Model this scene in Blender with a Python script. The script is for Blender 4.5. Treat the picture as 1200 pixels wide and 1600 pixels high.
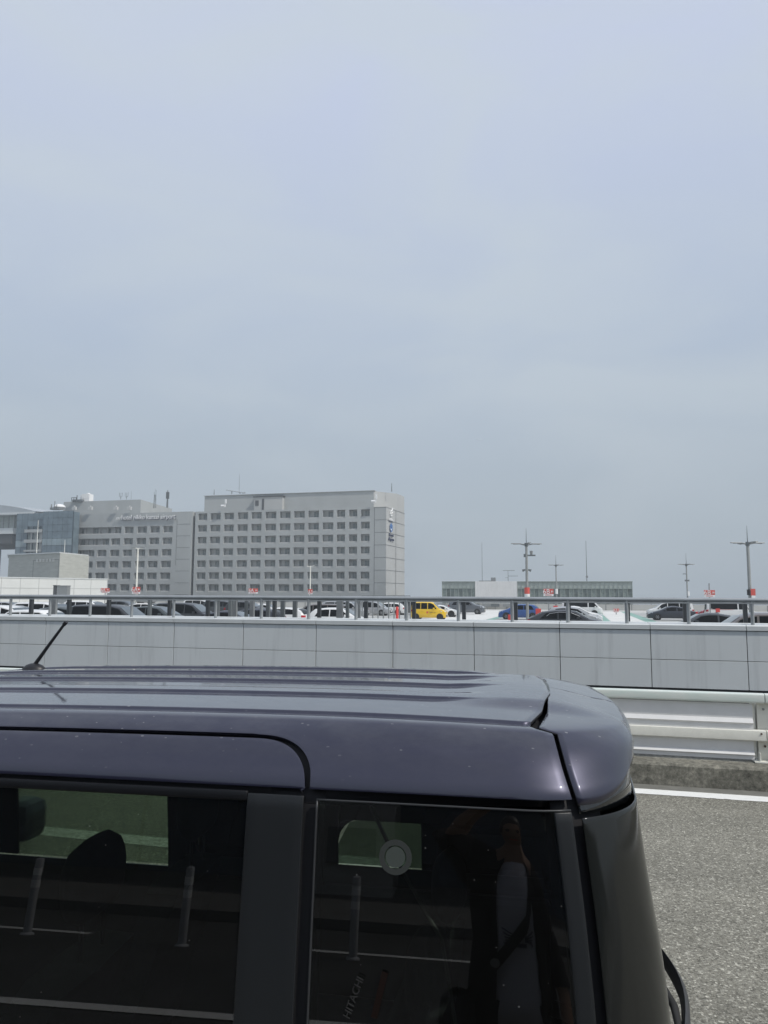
import bpy, bmesh, math, random
from math import sin, cos, tan, atan, atan2, pi, radians, sqrt
from mathutils import Vector, Matrix
random.seed(7)
C = bpy.context.scene.collection
for o in list(bpy.data.objects): bpy.data.objects.remove(o)
sc = bpy.context.scene

# ------------------------------------------------------------------ camera
FPX = 1170.0; PITCH = atan(129/FPX); ROLL = 0.004; YAW = radians(14.6); HC = 2.05
def basis(yaw):
    f = Vector((-sin(yaw)*cos(PITCH), cos(yaw)*cos(PITCH), sin(PITCH)))
    r = Vector((cos(yaw), sin(yaw), 0)); u = r.cross(f); c, s = cos(ROLL), sin(ROLL)
    return c*r+s*u, -s*r+c*u, f
CR, CU, CF = basis(YAW)
cam = bpy.data.cameras.new('camera'); cam_o = bpy.data.objects.new('camera', cam); C.objects.link(cam_o)
cam.sensor_fit = 'AUTO'; cam.sensor_width = 36; cam.lens = 36*FPX/1600
cam.clip_start = 0.02; cam.clip_end = 20000
m = Matrix((CR, CU, -CF)).transposed().to_4x4(); m.translation = Vector((0, 0, HC)); cam_o.matrix_world = m
sc.camera = cam_o

# ------------------------------------------------------------------ sun and sky
SUN = Vector((0.70, -0.26, 0.90)).normalized()
sd = bpy.data.lights.new('sun', 'SUN'); sun_o = bpy.data.objects.new('sun', sd); C.objects.link(sun_o)
sd.energy = 3.5; sd.angle = radians(0.6); sd.color = (1.0, 0.96, 0.89)
sun_o.rotation_euler = SUN.to_track_quat('Z', 'Y').to_euler(); sun_o.location = (20, -20, 60)
w = bpy.data.worlds.new("World"); sc.world = w; w.use_nodes = True
nt = w.node_tree; nt.nodes.clear()
def N(t, **k):
    n = nt.nodes.new(t)
    for a, b in k.items(): setattr(n, a, b)
    return n
out = N('ShaderNodeOutputWorld'); bg = N('ShaderNodeBackground'); bg.inputs[1].default_value = 0.106
sky = N('ShaderNodeTexSky'); sky.sky_type = 'NISHITA'; sky.sun_disc = False
sky.sun_elevation = math.asin(SUN.z); sky.sun_rotation = atan2(SUN.x, SUN.y)
sky.air_density = 1.2; sky.dust_density = 3.0; sky.ozone_density = 1.5
tc = N('ShaderNodeTexCoord'); sep = N('ShaderNodeSeparateXYZ')
nt.links.new(tc.outputs['Generated'], sep.inputs[0])
ramp = N('ShaderNodeValToRGB')       # thin overcast veil: greyer near the horizon, paler towards the zenith
er = ramp.color_ramp.elements; er[0].position = 0.0; er[0].color = (.395, .468, .525, 1); er[1].position = .6; er[1].color = (.585, .65, .835, 1)
e = er.new(.10); e.color = (.435, .522, .582, 1); e = er.new(.30); e.color = (.47, .56, .695, 1)
nt.links.new(sep.outputs[2], ramp.inputs[0])
mp = N('ShaderNodeMapping'); mp.inputs['Scale'].default_value = (1.5, 1.5, 3.6); mp.inputs['Location'].default_value = (5.3, 2.2, .9)
mp.inputs['Rotation'].default_value = (0.3, 0.25, 0)
nt.links.new(tc.outputs['Generated'], mp.inputs[0])
n1 = N('ShaderNodeTexNoise'); n1.inputs['Scale'].default_value = 1.9; n1.inputs['Detail'].default_value = 5; n1.inputs['Roughness'].default_value = .48; n1.inputs['Distortion'].default_value = .5
nt.links.new(mp.outputs[0], n1.inputs[0])
mr = N('ShaderNodeMapRange'); mr.inputs[1].default_value = .38; mr.inputs[2].default_value = .66
nt.links.new(n1.outputs[0], mr.inputs[0])
mixc = N('ShaderNodeMix', data_type='RGBA', blend_type='MIX'); mixc.inputs[7].default_value = (.62, .69, .74, 1)
mfac = N('ShaderNodeMath', operation='MULTIPLY'); mfac.inputs[1].default_value = .62
nt.links.new(mr.outputs[0], mfac.inputs[0]); nt.links.new(mfac.outputs[0], mixc.inputs[0]); nt.links.new(ramp.outputs[0], mixc.inputs[6])
sc10 = N('ShaderNodeVectorMath', operation='SCALE'); sc10.inputs['Scale'].default_value = 10.0
nt.links.new(mixc.outputs[2], sc10.inputs[0])
mixs = N('ShaderNodeMix', data_type='RGBA'); mixs.inputs[0].default_value = .93
nt.links.new(sky.outputs[0], mixs.inputs[6]); nt.links.new(sc10.outputs[0], mixs.inputs[7])
nt.links.new(mixs.outputs[2], bg.inputs[0]); nt.links.new(bg.outputs[0], out.inputs[0])
sc.view_settings.view_transform = 'Standard'; sc.view_settings.look = 'None'; sc.view_settings.exposure = 0; sc.view_settings.gamma = 1
sc.render.resolution_x = 768; sc.render.resolution_y = 1024
sc.render.engine = 'CYCLES'
try:
    sc.cycles.max_bounces = 8; sc.cycles.transparent_max_bounces = 16; sc.cycles.glossy_bounces = 5
except Exception: pass

# ------------------------------------------------------------------ helpers
def W(px, py, Y):                 # point of the plane y=Y that the photograph shows at this pixel
    d = CF + CR*(px-600)/FPX - CU*(py-800)/FPX
    t = Y/d.y; return Vector((d.x*t, Y, d.z*t+HC))
def WX(px, Y, py=925): return W(px, py, Y).x
def WZ(px, py, Y): return W(px, py, Y).z

MATS = {}
def mat(name, col, rough=.6, metal=0.0, var=0.0, vscale=4.0, bump=0.0, bscale=40.0, coat=0.0, spec=None, col2=None, stretch=None, detail=4):
    if name in MATS: return MATS[name]
    m = bpy.data.materials.new(name); m.use_nodes = True; t = m.node_tree; b = t.nodes['Principled BSDF']
    b.inputs['Base Color'].default_value = (*col, 1); b.inputs['Roughness'].default_value = rough; b.inputs['Metallic'].default_value = metal
    if coat: b.inputs['Coat Weight'].default_value = coat; b.inputs['Coat Roughness'].default_value = .04
    if spec is not None: b.inputs['Specular IOR Level'].default_value = spec
    tcn = t.nodes.new('ShaderNodeTexCoord'); mpn = t.nodes.new('ShaderNodeMapping'); t.links.new(tcn.outputs['Object'], mpn.inputs[0])
    if stretch: mpn.inputs['Scale'].default_value = stretch
    if var or col2:
        n = t.nodes.new('ShaderNodeTexNoise'); n.inputs['Scale'].default_value = vscale; n.inputs['Detail'].default_value = detail; n.inputs['Roughness'].default_value = .6
        t.links.new(mpn.outputs[0], n.inputs[0])
        mx = t.nodes.new('ShaderNodeMix'); mx.data_type = 'RGBA'
        r = t.nodes.new('ShaderNodeMapRange'); r.inputs[1].default_value = .32; r.inputs[2].default_value = .68
        t.links.new(n.outputs[0], r.inputs[0]); t.links.new(r.outputs[0], mx.inputs[0])
        c2 = col2 if col2 else tuple(c*(1-var) for c in col); c1 = col if col2 else tuple(min(1, c*(1+var)) for c in col)
        mx.inputs[6].default_value = (*c1, 1); mx.inputs[7].default_value = (*c2, 1)
        t.links.new(mx.outputs[2], b.inputs['Base Color'])
    if bump:
        n = t.nodes.new('ShaderNodeTexNoise'); n.inputs['Scale'].default_value = bscale; n.inputs['Detail'].default_value = 3
        t.links.new(mpn.outputs[0], n.inputs[0])
        bp = t.nodes.new('ShaderNodeBump'); bp.inputs['Strength'].default_value = bump; bp.inputs['Distance'].default_value = .01
        t.links.new(n.outputs[0], bp.inputs['Height']); t.links.new(bp.outputs[0], b.inputs['Normal'])
    MATS[name] = m; return m

class MB:
    def __init__(s): s.v = []; s.f = []; s.mi = []; s.m = 0
    def face(s, pts):
        i = len(s.v); s.v += [tuple(p) for p in pts]; s.f.append(tuple(range(i, i+len(pts)))); s.mi.append(s.m)
    def grid(s, rows, close=False):
        i = len(s.v); nr = len(rows); nc = len(rows[0])
        for r in rows: s.v += [tuple(p) for p in r]
        for a in range(nr-1):
            for b in range(nc if close else nc-1):
                b2 = (b+1) % nc
                s.f.append((i+a*nc+b, i+a*nc+b2, i+(a+1)*nc+b2, i+(a+1)*nc+b)); s.mi.append(s.m)
    def cap(s, pts, flip=False):
        i = len(s.v); s.v += [tuple(p) for p in pts]; r = list(range(i, i+len(pts)))
        if flip: r.reverse()
        s.f.append(tuple(r)); s.mi.append(s.m)
    def box(s, x0, x1, y0, y1, z0, z1):
        i = len(s.v)
        s.v += [(x, y, z) for z in (z0, z1) for y in (y0, y1) for x in (x0, x1)]
        for f in ((0,2,3,1),(4,5,7,6),(0,1,5,4),(2,6,7,3),(0,4,6,2),(1,3,7,5)):
            s.f.append(tuple(i+k for k in f)); s.mi.append(s.m)
    def prism(s, foot, z0, z1):       # foot: counter-clockwise polygon
        n = len(foot); i = len(s.v)
        s.v += [(x, y, z0) for x, y in foot]+[(x, y, z1) for x, y in foot]
        s.f.append(tuple(reversed(range(i, i+n)))); s.mi.append(s.m)
        s.f.append(tuple(range(i+n, i+2*n))); s.mi.append(s.m)
        for k in range(n):
            s.f.append((i+k, i+(k+1) % n, i+n+(k+1) % n, i+n+k)); s.mi.append(s.m)
    def extrude_x(s, prof, x0, x1):   # prof in (y,z)
        n = len(prof); i = len(s.v)
        s.v += [(x0, y, z) for y, z in prof]+[(x1, y, z) for y, z in prof]
        s.f.append(tuple(range(i, i+n))); s.mi.append(s.m)
        s.f.append(tuple(reversed(range(i+n, i+2*n)))); s.mi.append(s.m)
        for k in range(n):
            s.f.append((i+k, i+n+k, i+n+(k+1) % n, i+(k+1) % n)); s.mi.append(s.m)
    def tube(s, p0, p1, r0, r1=None, n=12, caps=True):
        p0 = Vector(p0); p1 = Vector(p1); r1 = r0 if r1 is None else r1
        d = (p1-p0).normalized(); a = d.orthogonal().normalized(); b = d.cross(a)
        R = [[p+(a*cos(2*pi*k/n)+b*sin(2*pi*k/n))*r for k in range(n)] for p, r in ((p0, r0), (p1, r1))]
        s.grid(R, True)
        if caps: s.cap(R[0], True); s.cap(R[1])
    def path(s, pts, rad, n=10):
        pts = [Vector(p) for p in pts]; R = []; up = Vector((.13, .21, .97)).normalized()
        for i, p in enumerate(pts):
            d = (pts[min(i+1, len(pts)-1)]-pts[max(i-1, 0)]).normalized(); a = d.cross(up).normalized(); b = a.cross(d)
            r = rad if not isinstance(rad, (list, tuple)) else rad[i]
            R.append([p+(a*cos(2*pi*k/n)+b*sin(2*pi*k/n))*r for k in range(n)])
        s.grid(R, True); s.cap(R[0], True); s.cap(R[-1])
    def lathe(s, prof, n=24, axis='z', o=(0, 0, 0)):   # prof: (r,h)
        R = []
        for r, h in prof:
            row = []
            for k in range(n):
                a = 2*pi*k/n
                p = (r*cos(a), r*sin(a), h)
                if axis == 'y': p = (p[0], p[2], p[1])
                if axis == 'x': p = (p[2], p[0], p[1])
                row.append((p[0]+o[0], p[1]+o[1], p[2]+o[2]))
            R.append(row)
        s.grid(R, True)
    def build(s, name, mats, parent=None, smooth=None, recalc=True, bevel=0, solid=0):
        me = bpy.data.meshes.new(name); me.from_pydata(s.v, [], s.f)
        mats = mats if isinstance(mats, (list, tuple)) else [mats]
        for x in mats: me.materials.append(x)
        for p, k in zip(me.polygons, s.mi): p.material_index = k
        if recalc:
            b = bmesh.new(); b.from_mesh(me); bmesh.ops.remove_doubles(b, verts=b.verts, dist=1e-5) if smooth is not None else None
            bmesh.ops.recalc_face_normals(b, faces=b.faces); b.to_mesh(me); b.free()
        me.update()
        if smooth is not None:
            for p in me.polygons: p.use_smooth = True
            try: me.set_sharp_from_angle(angle=radians(smooth))
            except Exception: pass
        o = bpy.data.objects.new(name, me); C.objects.link(o)
        if parent is not None: o.parent = parent
        if solid: md = o.modifiers.new('solid', 'SOLIDIFY'); md.thickness = solid; md.offset = -1
        if bevel: md = o.modifiers.new('bevel', 'BEVEL'); md.width = bevel; md.segments = 2; md.limit_method = 'ANGLE'; md.angle_limit = radians(40)
        return o

def tag(o, label=None, cat=None, group=None, kind=None):
    if label: o['label'] = label
    if cat: o['category'] = cat
    if group: o['group'] = group
    if kind: o['kind'] = kind
    return o
def thing(name, label, cat, loc=(0, 0, 0), rz=0, group=None):
    o = bpy.data.objects.new(name, None); C.objects.link(o); o.location = loc; o.rotation_euler = (0, 0, rz); o.empty_display_size = .2
    return tag(o, label, cat, group)
def copy_tree(o, parent=None):
    c = o.copy(); C.objects.link(c); c.parent = parent
    for ch in list(o.children): copy_tree(ch, c)
    return c
def text(s, size, name, material, parent=None, depth=.01, align='CENTER', xs=1.0):
    cu = bpy.data.curves.new(name, 'FONT'); cu.body = s; cu.size = size; cu.extrude = depth; cu.align_x = align; cu.resolution_u = 3
    t = bpy.data.objects.new(name+'_src', cu); C.objects.link(t)
    bpy.context.view_layer.update()
    me = bpy.data.meshes.new_from_object(t.evaluated_get(bpy.context.evaluated_depsgraph_get())); bpy.data.objects.remove(t); bpy.data.curves.remove(cu)
    me.materials.clear(); me.materials.append(material)
    me.transform(Matrix.Rotation(pi/2, 4, 'X')); me.transform(Matrix.Diagonal((xs, 1, 1, 1)))   # lies in XZ, readable from -Y
    o = bpy.data.objects.new(name, me); C.objects.link(o); o.parent = parent
    return o

# ------------------------------------------------------------------ materials
M = {}
M['concrete'] = mat('pale concrete', (.45, .45, .43), .85, var=.10, vscale=.25, bump=.1)
M['deck'] = mat('parking deck floor', (.47, .47, .45), .9, var=.12, vscale=.18)
M['bay'] = mat('parking bay floor', (.38, .39, .38), .9, var=.08, vscale=.3)
M['aisle'] = mat('aisle paint', (.62, .62, .60), .8, var=.08, vscale=.4)
M['mint'] = mat('mint paint', (.22, .37, .32), .75, var=.10, vscale=.8)
M['linew'] = mat('white road line', (.74, .74, .71), .6, var=.05, vscale=18, bump=.15, bscale=120)
M['lamppole'] = mat('weathered grey pole', (.27, .28, .275), .6, .1, var=.1, vscale=2)
M['galv'] = mat('galvanised steel', (.30, .31, .31), .45, .55, var=.10, vscale=6)
M['pipe'] = mat('grey painted pipe', (.33, .35, .36), .4, .35, var=.08, vscale=3)
M['darkpost'] = mat('dark steel post', (.045, .05, .055), .5, .2)
M['midpost'] = mat('mid grey steel post', (.15, .165, .17), .5, .3)
M['white_paint'] = mat('cream white paint', (.72, .71, .64), .42, var=.05, vscale=9)
M['mint_paint'] = mat('worn mint paint', (.54, .62, .575), .45, col2=(.64, .66, .62), vscale=3.5, stretch=(1, 4, 7))
M['panel_paint'] = mat('grey white steel sheet', (.64, .64, .635), .4, var=.04, vscale=5)
M['rust'] = mat('rusty bolt', (.11, .07, .05), .7, .3)
M['hotel'] = mat('hotel wall tile', (.365, .38, .375), .8, var=.08, vscale=.12, stretch=(1, 1, .4))
M['hotel_pale'] = mat('hotel pale wall', (.41, .415, .405), .8, var=.05, vscale=.12)
M['hotel_back'] = mat('hotel balcony wall', (.46, .465, .455), .8, var=.05, vscale=.3)
M['joint'] = mat('dark joint', (.15, .155, .155), .9)
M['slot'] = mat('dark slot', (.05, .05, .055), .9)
M['winglass'] = mat('dark window glass', (.20, .23, .225), .16, 0, var=.3, vscale=.6)
M['winframe'] = mat('window frame', (.34, .35, .35), .5, .2)
M['curtain'] = mat('blue curtain glass', (.13, .175, .205), .14, .0, var=.22, vscale=.35, coat=.4)
M['curtain2'] = mat('pale blue curtain glass', (.25, .31, .335), .2, .0, var=.15, vscale=.35)
M['mull'] = mat('dark mullion', (.05, .08, .10), .5, .3)
M['pv_glass'] = mat('pale green glass', (.36, .40, .375), .2, 0, var=.12, vscale=.8)
M['pv_dark'] = mat('dark green glass', (.17, .20, .19), .12, 0, var=.3, vscale=.8)
M['pv_frame'] = mat('pavilion frame', (.28, .32, .30), .5, .2)
M['cladding'] = mat('white ribbed cladding', (.70, .70, .69), .6, var=.04, vscale=1)
M['beige'] = mat('beige brick', (.42, .425, .385), .85, var=.10, vscale=.5, stretch=(1, 1, 5))
M['whitewall'] = mat('white painted wall', (.60, .61, .59), .75, var=.04, vscale=.4)
M['roofmetal'] = mat('pale roof metal', (.40, .43, .45), .5, .2, var=.05, vscale=.2)
M['soffit'] = mat('dark soffit', (.08, .085, .09), .8)
M['white'] = mat('white enamel', (.78, .78, .77), .4)
M['red'] = mat('red enamel', (.62, .06, .05), .45)
M['signred'] = mat('sign red', (.60, .10, .08), .5)
M['black'] = mat('black plastic', (.012, .012, .014), .45)
M['rubber'] = mat('tyre rubber', (.02, .02, .02), .8)
M['alloy'] = mat('alloy wheel', (.45, .46, .47), .3, .8)
M['steelwheel'] = mat('dark wheel', (.06, .06, .065), .4, .5)
M['autoglass'] = mat('parked car glass', (.004, .005, .006), .06, 0, spec=.18)
M['autoscreen'] = mat('parked car windscreen', (.05, .07, .08), .05, 0, coat=.8)
M['headlamp'] = mat('headlamp lens', (.65, .67, .70), .15, .3)
M['taillamp'] = mat('tail lamp lens', (.42, .012, .02), .2)
M['plate'] = mat('number plate', (.75, .76, .74), .5)
M['logoblue'] = mat('emblem blue', (.06, .17, .42), .5)
M['logodark'] = mat('sign navy', (.05, .06, .11), .5)

def asphalt():
    m = bpy.data.materials.new('coarse asphalt'); m.use_nodes = True; t = m.node_tree; b = t.nodes['Principled BSDF']
    tcn = t.nodes.new('ShaderNodeTexCoord'); b.inputs['Roughness'].default_value = .85
    v = t.nodes.new('ShaderNodeTexVoronoi'); v.inputs['Scale'].default_value = 84; v.inputs['Randomness'].default_value = 1
    n = t.nodes.new('ShaderNodeTexNoise'); n.inputs['Scale'].default_value = 130; n.inputs['Detail'].default_value = 3
    n2 = t.nodes.new('ShaderNodeTexNoise'); n2.inputs['Scale'].default_value = .9; n2.inputs['Detail'].default_value = 5
    mt_ = t.nodes.new('ShaderNodeMapping'); mt_.inputs['Scale'].default_value = (.22, 1.5, 1)
    t.links.new(tcn.outputs['Object'], mt_.inputs[0]); t.links.new(mt_.outputs[0], n2.inputs['Vector'])
    for x in (v, n): t.links.new(tcn.outputs['Object'], x.inputs['Vector'])
    sp = t.nodes.new('ShaderNodeSeparateColor'); t.links.new(v.outputs['Color'], sp.inputs[0])
    cr = t.nodes.new('ShaderNodeValToRGB'); el = cr.color_ramp.elements
    el[0].position = 0; el[0].color = (.105, .100, .080, 1); el[1].position = 1; el[1].color = (.58, .56, .47, 1)
    for p, c in ((.28, (.19, .181, .147)), (.62, (.238, .228, .184)), (.85, (.30, .29, .242)), (.95, (.39, .378, .318))):
        k = el.new(p); k.color = (*c, 1)
    t.links.new(sp.outputs[0], cr.inputs[0])
    dk = t.nodes.new('ShaderNodeMapRange'); dk.inputs[1].default_value = .35; dk.inputs[2].default_value = .62; dk.inputs[3].default_value = .52; dk.inputs[4].default_value = 1.03
    t.links.new(n.outputs[0], dk.inputs[0])
    d2 = t.nodes.new('ShaderNodeMapRange'); d2.inputs[1].default_value = .3; d2.inputs[2].default_value = .7; d2.inputs[3].default_value = .84; d2.inputs[4].default_value = 1.12
    t.links.new(n2.outputs[0], d2.inputs[0])
    mm = t.nodes.new('ShaderNodeMath'); mm.operation = 'MULTIPLY'; t.links.new(dk.outputs[0], mm.inputs[0]); t.links.new(d2.outputs[0], mm.inputs[1])
    vs = t.nodes.new('ShaderNodeVectorMath'); vs.operation = 'SCALE'; t.links.new(cr.outputs[0], vs.inputs[0]); t.links.new(mm.outputs[0], vs.inputs['Scale'])
    t.links.new(vs.outputs[0], b.inputs['Base Color'])
    bp = t.nodes.new('ShaderNodeBump'); bp.inputs['Strength'].default_value = .5; bp.inputs['Distance'].default_value = .006
    t.links.new(v.outputs['Distance'], bp.inputs['Height']); bp.invert = True; t.links.new(bp.outputs[0], b.inputs['Normal'])
    return m
M['asphalt'] = asphalt()
def curbmat():
    m = bpy.data.materials.new('weathered kerb concrete'); m.use_nodes = True; t = m.node_tree; b = t.nodes['Principled BSDF']; b.inputs['Roughness'].default_value = .92
    tcn = t.nodes.new('ShaderNodeTexCoord')
    n = t.nodes.new('ShaderNodeTexNoise'); n.inputs['Scale'].default_value = 17; n.inputs['Detail'].default_value = 8; n.inputs['Roughness'].default_value = .75
    n2 = t.nodes.new('ShaderNodeTexNoise'); n2.inputs['Scale'].default_value = 2.2; n2.inputs['Detail'].default_value = 3
    for x in (n, n2): t.links.new(tcn.outputs['Object'], x.inputs['Vector'])
    a = t.nodes.new('ShaderNodeMath'); a.operation = 'ADD'; t.links.new(n.outputs[0], a.inputs[0])
    q = t.nodes.new('ShaderNodeMath'); q.operation = 'MULTIPLY'; q.inputs[1].default_value = .45; t.links.new(n2.outputs[0], q.inputs[0]); t.links.new(q.outputs[0], a.inputs[1])
    cr = t.nodes.new('ShaderNodeValToRGB'); el = cr.color_ramp.elements
    el[0].position = .52; el[0].color = (.055, .053, .043, 1); el[1].position = .95; el[1].color = (.36, .34, .28, 1)
    k = el.new(.74); k.color = (.175, .168, .138, 1)
    t.links.new(a.outputs[0], cr.inputs[0]); t.links.new(cr.outputs[0], b.inputs['Base Color'])
    bp = t.nodes.new('ShaderNodeBump'); bp.inputs['Strength'].default_value = .4; bp.inputs['Distance'].default_value = .01; t.links.new(n.outputs[0], bp.inputs['Height']); t.links.new(bp.outputs[0], b.inputs['Normal'])
    return m
M['curb'] = curbmat()
def clad_panel():
    m = bpy.data.materials.new('streaked grey wall panel'); m.use_nodes = True; t = m.node_tree; b = t.nodes['Principled BSDF']; b.inputs['Roughness'].default_value = .5
    tcn = t.nodes.new('ShaderNodeTexCoord'); mpn = t.nodes.new('ShaderNodeMapping'); mpn.inputs['Scale'].default_value = (5, 1, .35); t.links.new(tcn.outputs['Object'], mpn.inputs[0])
    n = t.nodes.new('ShaderNodeTexNoise'); n.inputs['Scale'].default_value = 1.3; n.inputs['Detail'].default_value = 6; n.inputs['Roughness'].default_value = .65; t.links.new(mpn.outputs[0], n.inputs[0])
    n2 = t.nodes.new('ShaderNodeTexNoise'); n2.inputs['Scale'].default_value = .35; n2.inputs['Detail'].default_value = 3; t.links.new(tcn.outputs['Object'], n2.inputs[0])
    r = t.nodes.new('ShaderNodeMapRange'); r.inputs[1].default_value = .52; r.inputs[2].default_value = .80; r.inputs[3].default_value = 1.0; r.inputs[4].default_value = .80; t.links.new(n.outputs[0], r.inputs[0])
    r2 = t.nodes.new('ShaderNodeMapRange'); r2.inputs[1].default_value = .3; r2.inputs[2].default_value = .7; r2.inputs[3].default_value = .95; r2.inputs[4].default_value = 1.05; t.links.new(n2.outputs[0], r2.inputs[0])
    mm = t.nodes.new('ShaderNodeMath'); mm.operation = 'MULTIPLY'; t.links.new(r.outputs[0], mm.inputs[0]); t.links.new(r2.outputs[0], mm.inputs[1])
    vs = t.nodes.new('ShaderNodeVectorMath'); vs.operation = 'SCALE'; vs.inputs[0].default_value = (.66, .685, .68); t.links.new(mm.outputs[0], vs.inputs['Scale'])
    t.links.new(vs.outputs[0], b.inputs['Base Color']); b.inputs['Metallic'].default_value = .15
    return m
M['wallpanel'] = clad_panel()
M['cap'] = mat('pale aluminium coping', (.64, .66, .65), .45, .25, var=.05, vscale=2)

# ------------------------------------------------------------------ setting
g = MB(); g.face([(-1400, -300, -9), (1400, -300, -9), (1400, 1400, -9), (-1400, 1400, -9)])
tag(g.build('ground', mat('far ground', (.20, .22, .23), .9, var=.15, vscale=.01)), kind='structure')
r_ = MB(); r_.box(-90, 60, -1.1, 8.72, -.5, 0.0)
tag(r_.build('road', M['asphalt']), kind='structure')
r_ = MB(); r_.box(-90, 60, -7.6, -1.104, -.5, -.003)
tag(r_.build('shaded_road', mat('asphalt darkened for shade', (.050, .051, .050), .85, var=.25, vscale=1.2, bump=.3, bscale=60)), kind='structure')  # shade behind the camera is put into this sheet's darker asphalt colour
r_ = MB(); r_.box(-90, 60, 8.724, 8.935, -.5, -.004); tag(r_.build('gutter', mat('gutter concrete', (.15, .148, .13), .85, var=.15, vscale=7, bump=.2)), kind='structure')
r_ = MB()
x = -90.0
while x < 60:
    nx = x+random.uniform(.03, .07)
    a = random.uniform(-.006, .006)
    r_.face([(x, 8.478+a, .004), (nx, 8.478+a, .004), (nx, 8.69, .004), (x, 8.69, .004)]); x = nx
for xa, ya, ln in ((-40, 5.0, 60),):
    pass
tag(r_.build('road_line', M['linew'], recalc=False), kind='structure')
r_ = MB(); r_.face([(-14, 5.69, .004), (-1.3, 5.69, .004), (-1.3, 5.90, .004), (-14, 5.90, .004)]); rn = random.Random(5)
tag(r_.build('worn_road_line', mat('worn white line', (.60, .60, .56), .8, col2=(.22, .215, .18), vscale=26, detail=6), recalc=False), kind='structure')
r_ = MB(); r_.extrude_x([(8.94, -.5), (8.94, .205), (8.965, .232), (9.75, .238), (9.75, -.5)], -90, 60)
tag(r_.build('kerb', M['curb']), kind='structure')

# ------------------------------------------------------------------ guardrail on the kerb
gr = thing('guardrail', 'white steel guardrail with mint top beam standing on the grey kerb', 'guardrail', (0, 9.2, .238))
gz = -.238
def beam(zc, h, d, name, mt, y0, r=.022):
    for (xa, xb) in ((-90, -34.1), (-34.09, -22.1), (-22.09, -10.1), (-10.09, 1.94), (1.949, 13.94), (13.949, 25.94), (25.949, 60)):
        b = MB()
        pr = []
        for cy, cz, a0 in ((y0+d-r, zc+h/2-r, 0), (y0+r, zc+h/2-r, 90), (y0+r, zc-h/2+r, 180), (y0+d-r, zc-h/2+r, 270)):
            for k in range(5):
                a = radians(a0+k*22.5); pr.append((cy+r*cos(a), cz+gz+r*sin(a)))
        b.extrude_x(pr, xa, xb); b.build(name, mt, gr, smooth=40)
beam(.925, .105, .10, 'top_beam', M['mint_paint'], 0)
beam(.525, .112, .09, 'middle_beam', M['white_paint'], -.005, .009)
for xp in [1.94+k*3.0 for k in range(-22, 12)]:
    p = MB(); p.box(xp-.065, xp+.065, .10, .23, gz+.245, gz+.872); p.box(xp-.12, xp-.085, .115, .2, gz+.26, gz+.86)
    p.build('post', M['white_paint'], gr, bevel=.004)
    p = MB(); p.box(xp-.13, xp+.15, -.03, .25, gz+.238, gz+.252)
    p.face([(xp-.07, .0, gz+.252), (xp-.07, .10, gz+.252), (xp-.07, .10, gz+.36)]); p.face([(xp+.07, .0, gz+.252), (xp+.07, .10, gz+.252), (xp+.07, .10, gz+.36)])
    p.box(xp-.074, xp-.062, .0, .10, gz+.252, gz+.34); p.box(xp+.062, xp+.074, .0, .10, gz+.252, gz+.34)
    p.build('base_plate', M['white_paint'], gr)
    if -4 < xp < 8:
        for zz in (.80, .40): 
            p = MB(); p.tube((xp, .085, gz+zz), (xp, .1, gz+zz), .013, n=6); p.build('bolt', M['galv'] if zz > .6 else M['rust'], gr)
        p = MB(); p.tube((xp-.05, -.012, gz+.548), (xp-.05, -.004, gz+.548), .011, n=6); p.build('bolt', M['rust'], gr)
for z0, z1 in ((.585, .862), (.262, .462)):
    h = z1-z0
    for k in range(-22, 11):
        xa = 1.94+k*3.0-2.88; xb = xa+2.76
        b = MB(); pr = [(.050, z1), (.050, z0+h*.42), (.012, z0+h*.26), (.030, z0+h*.20), (.030, z0), (.036, z0), (.036, z0+h*.2), (.018, z0+h*.26), (.056, z0+h*.42), (.056, z1)]
        pr = [(y, z+gz) for y, z in pr]
        b.extrude_x(pr, xa, xb); b.build('infill_sheet', M['panel_paint'], gr)

# ------------------------------------------------------------------ clad parapet wall behind the guardrail
pw = thing('parapet_wall', 'long wall of grey metal panels with pale coping behind the guardrail', 'wall', (0, 14, 0))
J0 = 2.72; PJ = 1.545
b = MB(); b.box(-80, 50, .05, .55, -9, 1.49); b.build('core', mat('wall backing', (.09, .09, .09), .9), pw)
b = MB(); b.box(-80, 50, .1, .5, -9, .44); 
b = MB()
for k in range(-50, 30):
    xa = J0+k*PJ+.006; xb = xa+PJ-.012
    b.box(xa, xb, -.01, .03, .952, 1.453); b.box(xa, xb, -.01, .03, .47, .943)
b.build('wall_panels', M['wallpanel'], pw, bevel=.004)
b = MB()
for k in range(-50, 30):
    xa = J0+k*PJ+.005; b.extrude_x([(-.035, 1.465), (-.035, 1.54), (-.02, 1.555), (.6, 1.575), (.6, 1.465)], xa, xa+PJ-.01)
b.build('coping', M['cap'], pw)

# ------------------------------------------------------------------ railings above the wall
LX = [-15.26, -14.25, -13.24, -12.22, -11.2, -10.19, -9.18, -8.19, -7.23, -6.22, -5.21, -4.23, -3.22, -2.22, -1.22, -.22, .8, 1.83, 2.85, 3.86, 4.87, 5.9]
f1 = thing('railing', 'light grey pipe railing standing on top of the clad wall', 'railing', (0, 14.05, 1.57))
b = MB(); b.tube((-60, .06, .408), (30, .06, .408), .038, n=16); b.box(-60, 30, .03, .09, .345, .368); b.build('handrail', M['pipe'], f1, smooth=40)
for xp in [LX[0]-1.01*k for k in range(20, 0, -1)]+LX+[LX[-1]+1.01*k for k in range(1, 8)]:
    b = MB(); b.tube((xp, .06, -.03), (xp, .06, .39), .033 if -6.5 < xp < 1.3 else .03, n=12); b.build('post', M['pipe'], f1, smooth=40)
f2 = thing('railing', 'dark post railing just behind the light grey pipe railing', 'railing', (0, 14.75, 1.2))
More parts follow.
